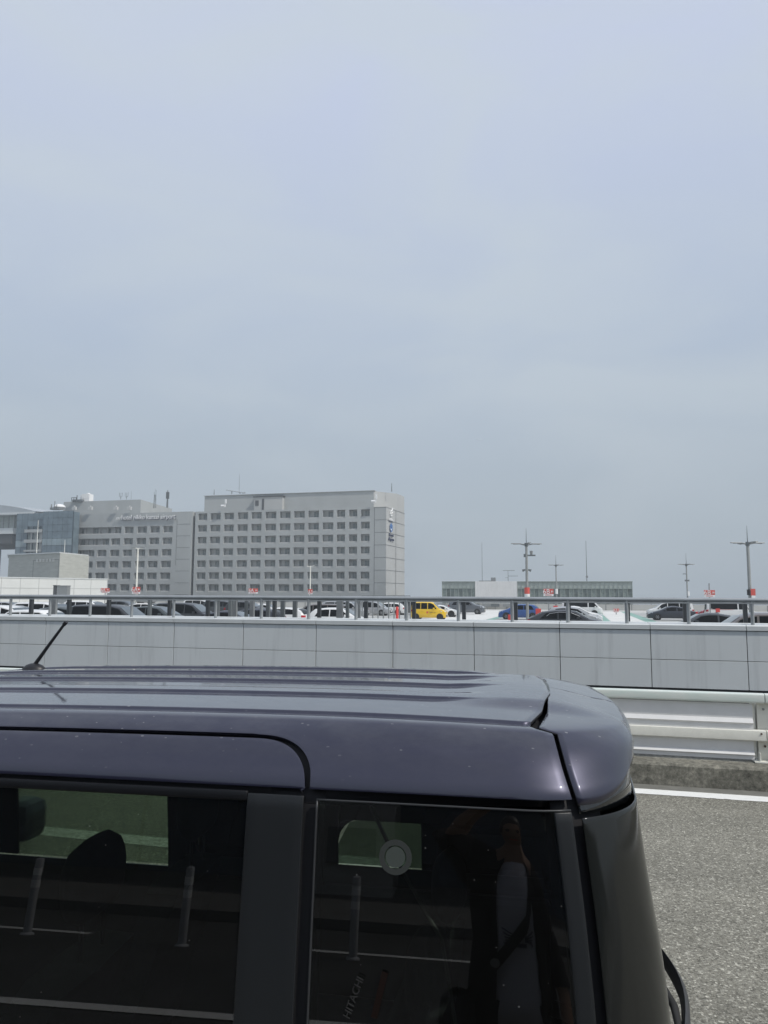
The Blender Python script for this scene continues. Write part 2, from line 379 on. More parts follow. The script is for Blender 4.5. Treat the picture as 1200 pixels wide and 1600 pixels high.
b = MB(); b.box(-60, 30, -.03, .03, .79, .815); b.build('top_rail', M['midpost'], f2)
for px in [49, 108, 170, 234, 265, 325, 360, 429, 499, 572, 647, 725, 806, 889, 981, 1070, 1164]+[-10, -72, -135]:
    xp = WX(px, 14.75, 950)
    b = MB(); wd = .03 if px in (234, 360, 265) else .034; b.box(xp-wd, xp+wd, -.04, .04, -1.0, .79); b.build('post', M['midpost'] if px in (234, 360) else M['darkpost'], f2)
    b = MB(); b.box(xp-.02, xp+.02, -.03, .03, .78, .80); 
f3 = thing('railing', 'mid grey inner railing with uneven posts behind the dark posts', 'railing', (0, 16.2, .4))
b = MB(); b.box(-30, -3.0, -.03, .03, 1.56, 1.60); b.build('top_rail', M['galv'], f3)
for px, wd in [(85, .06), (340, .04), (367, .05), (385, .03), (394, .05), (419, .04), (442, .045), (461, .045), (531, .07), (543, .03), (560, .05)]:
    xp = WX(px, 16.2, 950); b = MB(); b.box(xp-wd, xp+wd, -.04, .04, -.75, 1.56); b.build('post', M['galv'] if wd > .045 else M['midpost'], f3)
f4 = thing('railing', 'far open railing of thin posts left of the yellow car', 'railing', (0, 70, -.35))
xa, xb = WX(566, 70, 950), WX(641, 70, 950); n = 10
for k in range(n):
    xp = xa+(xb-xa)*k/(n-1); b = MB(); b.box(xp-.05, xp+.05, -.05, .05, 0, 2.25); b.build('post', M['galv'], f4)
b = MB(); b.box(xa, xb, -.04, .04, 2.25, 2.32); b.build('top_rail', M['galv'], f4)
b = MB(); b.box(xa, xb, -.06, .06, .0, .06); b.build('bottom_rail', M['galv'], f4)

# ------------------------------------------------------------------ parking deck
DZ = -.35
b = MB(); b.box(-110, 90, 15.0, 175, -1.0, DZ); tag(b.build('parking_deck', M['deck']), kind='structure')
def sheet(name, m, rects, z):
    b = MB()
    for x0, x1, y0, y1 in rects: b.face([(x0, y0, z), (x1, y0, z), (x1, y1, z), (x0, y1, z)])
    return tag(b.build(name, m, recalc=False), kind='structure')
sheet('parking_bays', M['bay'], [(-8.1, 1.6, 18, 112), (6.9, 16.5, 18, 112), (-22, -15.2, 18, 120), (-46, -24, 18, 120)], DZ+.004)
sheet('aisle_floor', M['aisle'], [(2.75, 5.75, 18, 118), (-14.6, -8.95, 18, 118)], DZ+.004)
sheet('walkway_paint', M['mint'], [(1.65, 2.7, 18, 118), (5.8, 6.85, 18, 118), (-8.9, -8.15, 18, 96)], DZ+.004)
rl = []
for (x0, x1) in ((-8.1, 1.6), (6.9, 16.5), (-22, -15.2), (-46, -24)):
    y = 20.0
    while y < 112: rl.append((x0+.1, x1-.1, y, y+.14)); y += 2.55
sheet('bay_lines', M['linew'], rl, DZ+.008)
fp = thing('deck_parapet', 'low grey concrete parapet along the far edge of the parking deck', 'wall', (0, 128, DZ))
b = MB(); b.box(-110, 90, 0, .4, 0, .95); b.m = 1
for k in range(48): b.box(-108+k*4, -107.9+k*4, -.02, .0, 0, .95)
b.build('wall', [M['concrete'], M['joint']], fp)
b = MB(); b.tube((-110, .2, 1.5), (90, .2, 1.5), .09, n=8); b.tube((-110, .2, 1.15), (90, .2, 1.15), .06, n=8)
b.build('handrail', M['pipe'], fp)
for k in range(66): 
    b = MB(); b.box(-109+k*3, -108.86+k*3, .1, .3, .95, 1.5); b.build('post', M['pipe'], fp)
ORD = ['first', 'second', 'third', 'fourth', 'fifth', 'sixth', 'seventh', 'eighth', 'ninth']
for k in range(9):
    X = WX(690+k*17+random.uniform(-3, 3), 127.2); q = MB(); q.box(-.7, .7, -.25, .25, .45, .95); q.box(-.6, .6, -.28, -.25, .5, .9)
    q.m = 0; o = q.build('equipment_box', M['midpost'] if k % 2 else M['galv']); o.location = (X, 127.4, DZ); 
    b2 = MB(); b2.box(-.08, .08, -.1, .1, 0, .45); st = b2.build('leg', M['galv'], o)
    tag(o, ORD[k]+' small grey equipment box before the far deck parapet, counted from the left', 'equipment box', 'equipment boxes along the far deck parapet')

# ------------------------------------------------------------------ parked cars
STY = {
 'minivan': dict(L=4.8, W=1.82, H=1.86, top=[(0,.5),(.04,1.02),(.16,1.72),(.5,1.83),(1.6,1.86),(2.7,1.84),(3.25,1.72),(4.05,1.14),(4.55,.96),(4.76,.78),(4.8,.5)], belt=1.02, tw=.86, scr=(3.25,4.02), rear=(.05,.15), side=[(.35,.45,1.45,1.45),(1.52,1.52,2.65,2.65),(2.73,2.73,3.78,3.28)], wx=(.85,3.85)),
 'hiace': dict(L=4.7, W=1.7, H=1.98, top=[(0,.5),(.03,1.05),(.10,1.82),(.35,1.95),(2.2,1.98),(3.55,1.95),(3.8,1.86),(4.35,1.22),(4.6,1.0),(4.69,.75),(4.7,.45)], belt=1.12, tw=.88, scr=(3.82,4.33), rear=(.035,.09), side=[(.3,.35,3.0,3.0),(3.12,3.12,4.12,3.72)], wx=(.95,3.75)),
 'kei': dict(L=3.4, W=1.475, H=1.7, top=[(0,.5),(.03,1.0),(.10,1.55),(.35,1.67),(1.1,1.7),(1.95,1.68),(2.2,1.58),(2.78,1.06),(3.2,.94),(3.37,.75),(3.4,.5)], belt=.98, tw=.88, scr=(2.22,2.76), rear=(.035,.09), side=[(.25,.3,.95,.95),(1.02,1.02,1.62,1.62),(1.70,1.70,2.55,2.2)], wx=(.52,2.85)),
 'hatch': dict(L=4.0, W=1.69, H=1.5, top=[(0,.5),(.04,.95),(.22,1.25),(.48,1.42),(1.2,1.49),(1.8,1.5),(2.35,1.42),(3.15,1.0),(3.7,.84),(3.96,.66),(4.0,.45)], belt=.93, tw=.80, scr=(2.37,3.12), rear=(.06,.42), side=[(.5,.75,1.45,1.45),(1.52,1.52,2.85,2.3)], wx=(.65,3.2)),
 'suv': dict(L=4.6, W=1.83, H=1.66, top=[(0,.6),(.04,1.04),(.30,1.40),(.62,1.56),(1.3,1.65),(2.1,1.66),(2.7,1.57),(3.45,1.14),(4.25,1.0),(4.55,.8),(4.6,.5)], belt=1.04, tw=.80, scr=(2.72,3.42), rear=(.07,.55), side=[(.55,.85,1.65,1.65),(1.73,1.73,3.1,2.65)], wx=(.85,3.75)),
 'coupe_suv': dict(L=4.7, W=1.85, H=1.62, top=[(0,.6),(.05,1.06),(.35,1.20),(.95,1.50),(1.7,1.61),(2.3,1.62),(2.85,1.54),(3.6,1.10),(4.35,.95),(4.66,.76),(4.7,.5)], belt=1.02, tw=.76, scr=(2.87,3.57), rear=(.38,.93), side=[(.75,1.15,1.8,1.8),(1.87,1.87,3.25,2.8)], wx=(.85,3.85)),
 'sedan': dict(L=4.6, W=1.78, H=1.45, top=[(0,.5),(.04,.92),(.62,1.02),(1.3,1.34),(1.9,1.44),(2.3,1.45),(2.75,1.38),(3.5,1.0),(4.25,.84),(4.56,.66),(4.6,.42)], belt=.93, tw=.76, scr=(2.77,3.46), rear=(.66,1.28), side=[(.95,1.3,1.85,1.85),(1.93,1.93,3.2,2.72)], wx=(.9,3.7)),
}
def interp(pts, x):
    if x <= pts[0][0]: return pts[0][1]
    for (a, b), (c, d) in zip(pts, pts[1:]):
        if x <= c: return b+(d-b)*(x-a)/(c-a)
    return pts[-1][1]
def wheel_mesh(parent, x, y, r, dark):
    a = MB(); a.lathe([(r*.62, -.1), (r*.95, -.1), (r, -.07), (r, .07), (r*.95, .1), (r*.62, .1)], 20, 'y'); t = a.build('wheel', M['rubber'], parent, smooth=35); t.location = (x, y, r)
    a = MB(); a.lathe([(r*.64, -.085), (r*.6, -.06), (.03, -.075), (.0, -.075)], 20, 'y'); a.lathe([(r*.64, .085), (r*.6, .06), (.03, .075), (0, .075)], 20, 'y')
    if not dark:
        for k in range(6):
            q = 2*pi*k/6
            for s in (-1, 1):
                a.path([(cos(q)*.04, s*.083, sin(q)*.04), (cos(q)*r*.6, s*.083, sin(q)*r*.6)], .02, 6)
    a.build('rim', M['steelwheel'] if dark else M['alloy'], t, smooth=35)
def car_paint(name, col, metal=.3):
    return mat(name, col, .35, metal*.4, coat=.55 if sum(col) < .2 else 1.0)
def parked(style, label, paint, cx, Y, Hs=1.0, Ls=1.0, face=1, dark_wheels=False, group='cars parked on the roof deck', extra=None, name='parked_car', cat='car', rot=0):
    S = STY[style]; L = S['L']*Ls; T = [(x*Ls, z*Hs) for x, z in S['top']]; W2 = S['W']/2; belt = S['belt']*Hs; tw = S['tw']; H = S['H']*Hs
    root = thing(name, label, cat, (cx, Y, DZ+.008), (0 if face > 0 else pi)+rot, group)
    ox = L/2
    def halfw(x):
        u = min(x, L-x)/(.55); u = max(0, min(1, u)); return W2*(.80+.20*sqrt(1-(1-u)**2))
    def sec(x):
        zt = interp(T, x); w_ = halfw(x)
        gh = zt > belt+.12
        if gh:
            k = min(1, (zt-belt-.12)/.25); twx = 1-(1-tw)*k
            return [(w_*.90, .2), (w_, .36), (w_, .62*belt), (w_*.985, belt), (w_*(1-(1-tw)*(zt-.07-belt)/(H-.07-belt)), zt-.07), (w_*(1-(1-tw)*(zt-.07-belt)/(H-.07-belt))-.10, zt-.012), (0, zt+.01)]
        return [(w_*.90, .2), (w_, min(.36, zt*.6)), (w_, zt*.62), (w_*.985, zt-.10*min(1, zt)), (w_*.93, zt-.04), (w_*.78, zt-.008), (0, zt+.01)]
    xs = sorted(set([round(x, 3) for x, _ in T]+[L*k/26 for k in range(27)]+[S['wx'][0]*Ls-.38, S['wx'][0]*Ls+.38, S['wx'][1]*Ls-.38, S['wx'][1]*Ls+.38]))
    b = MB(); rows = []
    for x in xs:
        s = sec(x); rows.append([(x-ox, -y, z) for y, z in s]+[(x-ox, y, z) for y, z in reversed(s[:-1])])
    b.grid(rows); b.cap(rows[0]); b.cap(rows[-1], True)
    b.build('body', paint, root, smooth=32)
    def sy(x, z):
        s = sec(x); return interp([(zz, yy) for yy, zz in s[3:6]], z) if z >= s[3][1] else s[3][0]
    # side glass
    for (xb0, xt0, xt1_, xb1) in [(a, b_, d, c) for a, b_, c, d in S['side']]:
        pass
    for a, b_, c, d in S['side']:
        for sgn in (-1, 1):
            q = MB(); rows = []
            for v in range(5):
                row = []
                for u in range(7):
                    fu = u/6; xbm = (a+(c-a)*fu)*Ls; xtp = (b_+(d-b_)*fu)*Ls; fv = v/4; x = xbm+(xtp-xbm)*fv
                    zb = belt+.035; zt = min(interp(T, xtp)-.11, H-.12); z = zb+(max(zt, zb+.02)-zb)*fv
                    row.append((x-ox, sgn*(sy(x, z)+.008), z))
                rows.append(row)
            q.grid(rows); q.build('side_window', M['autoglass'], root, recalc=False, smooth=60)
    for nm, (x0, x1), mt in (('windscreen', S['scr'], M['autoscreen']), ('rear_window', S['rear'], M['autoglass'])):
        q = MB(); rows = []
        for k in range(6):
            x = (x0+(x1-x0)*(k+.0)/5)*Ls; s = sec(x); n_ = 1 if nm == 'windscreen' else -1
            zt = s[6][1]; wy = s[5][0]*.97 if zt > belt+.12 else s[4][0]*.88
            rows.append([(x-ox+.012*n_, wy*t, zt+.012-.022*abs(t)**2) for t in (-1, -.6, -.2, .2, .6, 1)])
        q.grid(rows); q.build(nm, mt, root, recalc=False, smooth=60)
    for xw in S['wx']:
        r = .32 if style not in ('kei',) else .28
        for s in (-1, 1):
            q = MB(); q.lathe([(r*1.16, W2*s*.90), (r*1.16, s*(W2+.006)), (0.0, s*(W2+.006))], 22, 'y', (xw*Ls-ox, 0, r+.01)); q.build('wheel_arch', M['black'], root)
            wheel_mesh(root, xw*Ls-ox, s*(W2-.075), r, dark_wheels)
    for s in (-1, 1):
        zf = belt*.72
        xf = L-.10; q = MB(); y0 = s*halfw(xf)*.55; y1 = s*(halfw(L-.35)+.004)
        q.grid([[(L-.03-ox, y0, zf+.02), (L-.09-ox, (y0+y1)/2*1.12, zf+.02), (L-.42-ox, y1, zf+.05)], [(L-.06-ox, y0, zf+.13), (L-.12-ox, (y0+y1)/2*1.12, zf+.14), (L-.50-ox, y1, zf+.15)]])
        q.build('headlight', M['headlamp'], root, recalc=False, solid=.02)
        q = MB(); yy = s*halfw(.06); 
        q.grid([[(.0-ox-.012, yy*.72, belt*.78), (.02-ox, yy*.99, belt*.78), (.22-ox, s*(halfw(.22)+.006), belt*.80)], [(.02-ox-.012, yy*.72, belt*.98), (.05-ox, yy*.99, belt*.98), (.20-ox, s*(halfw(.2)+.006), belt*.98)]])
        q.build('tail_light', M['taillamp'], root, recalc=False, solid=.02)
        q = MB(); xm = (S['side'][-1][2]-.25)*Ls; q.box(xm-ox-.09, xm-ox+.07, s*(W2+.02) if s > 0 else -(W2+.20), (W2+.20) if s > 0 else -(W2+.02), belt+.02, belt+.17)
        q.box(xm-ox-.02, xm-ox+.02, min(s*(W2-.05), s*(W2+.05)), max(s*(W2-.05), s*(W2+.05)), belt+.03, belt+.07)
        q.build('mirror', paint, root, bevel=.03)
        for xd in (S['side'][-1][0]*Ls+.08, S['side'][-2][0]*Ls+.08) if style != 'hiace' else (3.2,):
            q = MB(); q.box(xd-ox, xd-ox+.16, min(s*(W2-.01), s*(W2+.03)), max(s*(W2-.01), s*(W2+.03)), belt-.14, belt-.11); q.build('door_handle', paint, root)
    q = MB(); q.box(L-ox-.05, L-ox+.012, -.55, .55, .30, .48); q.build('grille', M['black'], root)
    q = MB(); q.box(L-ox+.012, L-ox+.022, -.165, .165, .42, .58); q.build('number_plate', M['plate'], root)
    if extra: extra(root, ox, L, W2, H, belt)
    return root
P = {}
P['white'] = car_paint('pearl white paint', (.72, .72, .71), .0); P['black'] = car_paint('black paint', (.022, .024, .028), .2)
P['navyblack'] = car_paint('blue black paint', (.026, .031, .042), .4); P['yellow'] = car_paint('yellow paint', (.78, .50, .010), 0)
P['blue'] = car_paint('blue paint', (.018, .075, .26), .35); P['grey'] = car_paint('grey metallic paint', (.10, .11, .125), .5)
P['dkgrey'] = car_paint('dark grey paint', (.045, .05, .055), .5); P['silver'] = car_paint('silver paint', (.36, .37, .38), .6)
P['brown'] = car_paint('brown grey paint', (.13, .11, .10), .4); P['red'] = car_paint('dark red paint', (.30, .015, .03), .2)
P['green'] = car_paint('dark green grey paint', (.05, .062, .062), .4)
def place(style, label, col, px, ytop, Y, face=1, **k):
    S = STY[style]; p = W(px, ytop, Y); h = p.z-(DZ+.02); hs = max(.86, min(1.12, h/S['H']))
    return parked(style, label, P[col], p.x, Y, Hs=hs, face=face, **k)
def livery(root, ox, L, W2, H, belt):
    q = MB(); q.box(1.55-ox, 1.72-ox, -W2-.012, -W2-.002, .62, .80); q.build('door_emblem', M['signred'], root)
    t = text('rent a car', .15, 'door_lettering', M['logodark'], root, depth=.003); t.location = (2.15-ox, -W2-.006, .66)
def bars(root, ox, L, W2, H, belt):
    q = MB(); q.box(.9-ox, 2.6-ox, -.5, -.42, H+.01, H+.06); q.box(.9-ox, 2.6-ox, .42, .5, H+.01, H+.06); q.build('roof_rail', M['black'], root)
def chrome(root, ox, L, W2, H, belt):
    q = MB(); pts = [(1.0, belt+.06), (1.35, H-.22), (1.9, H-.13), (2.6, H-.16), (3.1, belt+.2)]
    q.path([(x-ox, -W2*.86-.03, z) for x, z in pts], .014, 6); q.build('window_trim', M['alloy'], root)
def van_red(root, ox, L, W2, H, belt):
    q = MB(); q.box(.9-ox, 1.3-ox, -W2-.012, -W2-.002, .72, 1.1); q.build('red_sticker', M['red'], root)
    q = MB(); q.box(.1-ox, 2.6-ox, -W2-.010, -W2-.002, .98, 1.0); q.build('stripe', M['signred'], root)
A = place
A('kei', 'yellow boxy small car with small lettering on its door', 'yellow', 671, 940, 72, dark_wheels=True, extra=livery)
A('hatch', 'low white car half hidden behind the yellow car', 'white', 690, 948, 82, dark_wheels=True)
A('suv', 'mid grey SUV with silver wheels behind the yellow car', 'grey', 729, 937.5, 95)
A('hatch', 'bright blue hatchback facing left beside the mint walkway', 'blue', 811, 943.5, 76, face=-1)
A('hiace', 'white passenger van with many side windows right of the blue hatchback', 'white', 909, 938.5, 92)
A('sedan', 'white sedan between the white passenger van and the black fastback', 'white', 897, 946.5, 66)
A('hatch', 'silver white hatchback just behind the black fastback', 'silver', 896, 947.5, 57)
A('coupe_suv', 'black fastback SUV with bright window trim at the near end of its row', 'black', 886, 952.5, 47, extra=chrome)
A('minivan', 'white minivan behind the dark sedan right of the bright aisle', 'white', 1046, 940.5, 88, face=-1)
A('sedan', 'dark blue grey sedan with silver wheels facing left by the bright aisle', 'navyblack', 1049, 947, 79, face=-1)
A('hiace', 'white delivery van with a red square sticker on its side', 'white', 1139, 941, 85, extra=van_red)
A('hatch', 'dark red car mostly hidden behind the white delivery van', 'red', 1119, 948, 92, face=-1)
A('sedan', 'dark grey sedan facing left right behind the grey brown minivan', 'dkgrey', 1105, 957, 42, face=-1)
A('minivan', 'grey brown minivan facing left at the right edge nearest the wall', 'brown', 1190, 956, 30, face=-1)
A('hatch', 'white sports hatchback with a dark roofline in front of the brown minivan', 'white', 533, 949, 46)
A('minivan', 'brown grey minivan behind the white sports hatchback', 'brown', 500, 943, 58, face=-1)
A('minivan', 'dark windowed silver minivan in the back row behind the brown minivan', 'silver', 540, 939, 75)
A('minivan', 'silver minivan in the back row right of the thick grey post', 'silver', 580, 939, 84)
A('suv', 'white SUV behind the thin post railing', 'white', 606, 941.5, 88, face=-1)
A('suv', 'black SUV between the white SUV and the yellow car', 'black', 650, 938.5, 90)
A('suv', 'white hatchback with red tail lamp facing away left of the brown minivan', 'white', 436, 948.5, 52, face=-1)
A('sedan', 'dark blue grey sedan near the middle grey posts', 'navyblack', 362, 953.5, 40)
A('suv', 'black square backed SUV behind the dark blue grey sedan', 'black', 388, 939.5, 70)
A('minivan', 'grey van with red tail lamps behind the dark sedan', 'dkgrey', 350, 939.5, 82)
A('suv', 'blue grey car showing its tail beside the white tailed hatchback', 'navyblack', 392, 950.5, 47, face=-1)
A('minivan', 'black minivan with a sloping windscreen behind the dark hatchback', 'black', 292, 941.5, 50)
def roofbox(root, ox, L, W2, H, belt):
    q = MB(); q.box(.9-ox, 2.7-ox, -.45, .45, H+.08, H+.36); q.build('roof_box', M['galv'], root, bevel=.08)
    q = MB(); q.box(1.1-ox, 1.16-ox, -.6, .6, H, H+.08); q.box(2.3-ox, 2.36-ox, -.6, .6, H, H+.08); q.build('roof_bar', M['black'], root)
A('suv', 'white SUV with a grey roof box behind the dark hatchback', 'white', 236, 942.0, 66, extra=roofbox)
A('minivan', 'white minivan in the back row below the red and white 6A sign', 'white', 315, 938.2, 92)
A('hatch', 'dark grey hatchback nosing right between two black minivans', 'green', 249, 946.5, 43)
A('minivan', 'large black minivan with a pale windscreen and white number plate', 'black', 178, 944, 36)
A('minivan', 'white minivan in the back row behind the large black minivan', 'white', 140, 938.5, 62)
A('suv', 'dark grey SUV in the back row behind the large black minivan', 'dkgrey', 196, 938.5, 74)
A('hatch', 'dark green grey hatchback behind the small white boxy car', 'green', 110, 947.5, 37)
A('minivan', 'white minivan in the middle row behind the small white boxy car', 'white', 76, 940.5, 44)
A('minivan', 'white minivan at the left edge with dark side windows', 'white', 12, 945, 32)
A('kei', 'small white boxy car nearest the wall on the left', 'white', 70, 952, 28.5)
A('suv', 'silver SUV at the back behind the left white minivans', 'silver', 18, 940.0, 70)
A('hatch', 'white compact car in the back row beside the white tailed hatchback', 'white', 415, 943, 78)

# ------------------------------------------------------------------ hotel: right wing
YH = 190.0; ROW0 = 24.55; PIT = 3.307; OH = 2.14; DEP = 1.35
def wing(name, label, xl, xr, cols_of_row, nrow, ztop, top0=0, wins=True):
    """front wall at YH with recesses. cols_of_row[r] = list of (x0,x1) openings (absolute x)"""
    root = thing(name, label, 'building', ((xl+xr)/2, YH, -9))
    ox = (xl+xr)/2; zb = 9.0
    w_ = MB()
    # full solid pieces between openings, row by row; spandrels between rows
    z_hi = ztop
    for r in range(nrow):
        zt = ROW0-PIT*(r+top0); z0 = zt-OH
        w_.box(xl-ox, xr-ox, 0, DEP, zt+zb+.002, z_hi+zb-(.002 if r else 0))      # spandrel above this row
        xs = [xl]+[v for c in cols_of_row[r] for v in c]+[xr]
        for k in range(0, len(xs), 2):
            if xs[k+1]-xs[k] > .05: w_.box(xs[k]-ox, xs[k+1]-ox, .003, DEP, z0+zb, zt+zb)
        z_hi = z0
    w_.box(xl-ox, xr-ox, 0, DEP, 0, z_hi+zb-.002)
    bw = MB(); bw.box(xl-ox+.05, xr-ox-.05, DEP+.003, DEP+.3, .1, ztop+zb-.3); bw.build('recess_wall', M['hotel_back'], root)
    return root, ox, zb, w_
def winmesh():
    f = MB(); f.box(-.72, .72, -.10, -.0, 0, 1.72); fm = f
    return fm
fmesh = None
def add_windows(root, ox, zb, rows, maxn=200):
    global fmesh
    count = 0; rnd = random.Random(3)
    for r, cols in rows:
        zt = ROW0-PIT*r; z0 = zt-OH
        for (x0, x1, wl) in cols:
            if fmesh is None:
                f = MB()
                for a, b_, c, d in ((-.75, .75, 1.62, 1.72), (-.75, .75, 0, .08), (-.75, -.67, .08, 1.62), (.67, .75, .08, 1.62), (-.04, .04, .08, 1.62)): f.box(a, b_, -.12, 0, c, d)
                fo = f.build('window', M['winframe']); fmesh = fo.data; bpy.data.objects.remove(fo)
                q = MB(); q.box(-.67, -.04, -.06, -.02, .08, 1.62); q.box(.04, .67, -.06, -.02, .08, 1.62); po = q.build('pane', M['winglass']); fmesh_p = po.data; bpy.data.objects.remove(po)
                q = MB(); q.box(-.67, .67, -.05, -.02, .08, 1.62); po = q.build('curtained_pane', mat('curtained window', (.17, .20, .20), .25, var=.1)); fmesh_c = po.data; bpy.data.objects.remove(po)
                add_windows.p = fmesh_p; add_windows.c = fmesh_c
            wo = bpy.data.objects.new('window', fmesh); C.objects.link(wo); wo.parent = root
            wo.location = (wl-ox, DEP, z0+zb+.22)
            pm_ = add_windows.c if rnd.random() < .62 else add_windows.p
            po = bpy.data.objects.new('pane', pm_); C.objects.link(po); po.parent = wo; count += 1
    return count
cs = [85,147,217,287,357,429,502,575,648,722,795,857,918]; cw = [45,52,50,52,52,55,55,55,55,55,42,42,45]
colsR = []
for a, wd in zip(cs, cw): colsR.append((WX(280+a/3.243, YH), WX(280+(a+wd)/3.243, YH)))
XR0 = WX(301.5, YH); XR1 = WX(603, YH)
NR = 8
rt, ox, zb, bal = wing('hotel_building', 'tall grey hotel wing with thirteen columns of recessed windows and emblems at its right end', XR0, XR1, [colsR]*NR, NR, 25.1)
add_windows(rt, ox, zb, [(r, [(a, b, a+(b-a)*.62) for a, b in colsR]) for r in range(7)])
bal.m = 1
for r in range(NR):
    z0 = ROW0-PIT*r-OH
    for a, b in colsR: bal.box(a-ox+.02, b-ox-.02, .25, .33, z0+zb, z0+zb+.36)
# angled end wall, joints
Xe = WX(632, 206.6)
q = MB(); q.prism([(XR1-ox, .01), (Xe-ox, 16.6), (Xe-ox-4, 30), (XR0-ox, 30), (XR0-ox, DEP+.4), (XR1-ox, DEP+.4)][0:6], 0, 25.2+zb)
q.build('end_wall', M['hotel_pale'], rt)
jm = bal; jm.m = 2
x585 = WX(584.5, YH)
for r in range(9):
    z = WZ(603, 792.5, YH)-3.307*r
    jm.box(x585-ox, XR1-ox, -.03, 0.0, z+zb-.05, z+zb+.05)
    a = Vector((XR1-ox, .0, z+zb)); b_ = Vector((Xe-ox, 16.6, z+zb)); n_ = Vector(((b_-a).y, -(b_-a).x, 0)).normalized()*.06
    u = Vector((0, 0, .05)); jm.face([a+n_-u, b_+n_-u, b_+n_+u, a+n_+u])
a = Vector((XR1-ox, 0, 0)); b_ = Vector((Xe-ox, 16.6, 0)); n_ = Vector(((b_-a).y, -(b_-a).x, 0)).normalized()*.07; d_ = (b_-a).normalized()
pj = a+(b_-a)*.5; jm.face([pj+n_-d_*.12, pj+n_+d_*.12, pj+n_+d_*.12+Vector((0, 0, zb+25)), pj+n_-d_*.12+Vector((0, 0, zb+25))])
jm.box(x585-ox-.06, x585-ox+.06, -.035, 0, 0, zb+25)
bal.build('front_wall', [M['hotel'], M['hotel_pale'], M['joint']], rt)
# penthouse set back behind the parapet
ph = [(WX(320, 193, 770)-ox, 3.0), (WX(584, 193, 766)-ox, 3.0)]
q = MB(); q.prism(ph+[(ph[1][0], 26), (ph[0][0], 26)], zb+24, zb+29.9); q.build('penthouse', M['hotel'], rt)
p1 = (WX(584, 193, 766)-ox+.02, 3.4); p2 = (WX(620, 199.9, 768)-ox, 9.9); p3 = (WX(631.7, 206.4, 773)-ox, 16.4)
q = MB(); q.prism([p1, p2, p3, (p3[0]-3, 28), (p1[0], 28)], zb+24.6, zb+29.85); q.build('penthouse_end', M['hotel_pale'], rt)
q = MB(); q.prism([(ph[0][0]-.3, 2.7), (ph[1][0]+.3, 2.7), (ph[1][0]+.3, 26), (ph[0][0]-.3, 26)], zb+29.9, zb+29.97); q.build('roof_edge', M['hotel_pale'], rt)
xa = WX(397, 191.5, 775)-ox; xb = WX(441, 191.5, 775)-ox
q = MB(); q.box(xa, xb, 1.6, 3.1, zb+25, zb+28.9); q.build('lift_room', M['hotel_pale'], rt)
q = MB(); q.box(xa-.3, xb+.3, 1.4, 3.2, zb+28.9, zb+29.15); q.box(xa+2.4, xa+3.0, 1.52, 1.6, zb+25.2, zb+28.4); q.box(xa+.4, xa+1.4, 1.52, 1.6, zb+26.5, zb+28); q.build('lift_room_trim', M['soffit'], rt)
# emblems on the angled wall
em = thing('sign', 'white swirl emblem with white lettering high on the angled hotel end wall', 'sign', (0, 0, 0))
ang = atan2(16.6, Xe-XR1)
def on_end(o, px, py, off=.25):
    # plane through corner (XR1, YH) with direction d
    d = (CF + CR*(px-600)/FPX - CU*(py-800)/FPX); nn = Vector((sin(ang), -cos(ang), 0)); p0 = Vector((XR1, YH, 0))+nn*off
    t = (p0-Vector((0, 0, HC))).dot(nn)/d.dot(nn); o.location = Vector((0, 0, HC))+d*t
em.rotation_euler = (0, 0, ang); on_end(em, 611.5, 800); em.scale = (.62, 1, .50)
q = MB()
q.path([(1.5, 0, 2.3), (1.2, 0, 1.4), (.2, 0, .7), (-.9, 0, .2), (-1.2, 0, -1.0), (-.9, 0, -2.0)], .22, 6); q.path([(1.4, 0, .2), (.7, 0, -.5), (-.2, 0, -1.0)], .22, 6); q.path([(.9, 0, -1.5), (.3, 0, -1.9), (-.2, 0, -2.3)], .2, 6)
q.build('swirl', M['white'], em)
t = text('nikko', 2.2, 'lettering', M['white'], em, depth=.1, xs=1.15); t.location = (-.0, 0, -4.9)
q = MB(); q.box(-3.1, 3.1, .06, .12, -5.3, -5.0); q.build('underline', M['logodark'], em)
em2 = thing('sign', 'blue flower emblem with navy lettering below the white swirl emblem', 'sign', (0, 0, 0)); em2.rotation_euler = (0, 0, ang); on_end(em2, 611.5, 824.5); em2.scale = (.75, 1, .60)
q = MB()
for k in range(6):
    a = radians(60*k+30); q.tube((cos(a)*.9, -.05, sin(a)*1.3), (cos(a)*.9, .08, sin(a)*1.3), .68, n=10)
q.build('flower', M['logoblue'], em2)
q = MB(); q.tube((-.5, -.12, -.9), (-.5, -.05, -.9), .45, n=10); q.build('highlight', M['white'], em2)
t = text('Kansai', 1.9, 'lettering', M['logodark'], em2, depth=.1, xs=1.0); t.location = (0, 0, -3.9)
t = text('Airports', 1.9, 'lettering', M['logodark'], em2, depth=.1, xs=.95); t.location = (0, 0, -5.8)

# ------------------------------------------------------------------ hotel: left wing
def zx(v): return WX(v/3.529, YH)
reg = [(887,53),(815,53),(743,53),(672,52)]
rowsL = [
  [(405,655)]+[(672,722),(743,796),(815,868),(887,940)],
  [(335,590)]+[(600,650),(670,720),(741,794),(812,866),(885,938)],
  [(320,510)]+[(526,577),(597,648),(668,718),(740,792),(810,864),(883,937)],
  [(320,432),(452,503),(524,575),(595,646),(667,716),(738,791),(808,862),(881,936)],
  [(310,360),(380,430),(450,502),(520,572),(592,643),(664,714),(735,789),(806,860),(879,935)],
  [(305,358),(378,428),(448,500),(518,570),(590,641),(661,712),(733,788),(804,859),(877,934)],
]
rowsLX = [[(zx(a), zx(b)) for a, b in r] for r in rowsL]
XL0 = zx(306); XL1 = WX(297, YH)
lf, oxl, zbl, bal = wing('hotel_building', 'lower grey hotel wing with lettering on its roofline and stepped long balconies', XL0, XL1, rowsLX, 6, 25.2-.0, top0=1)
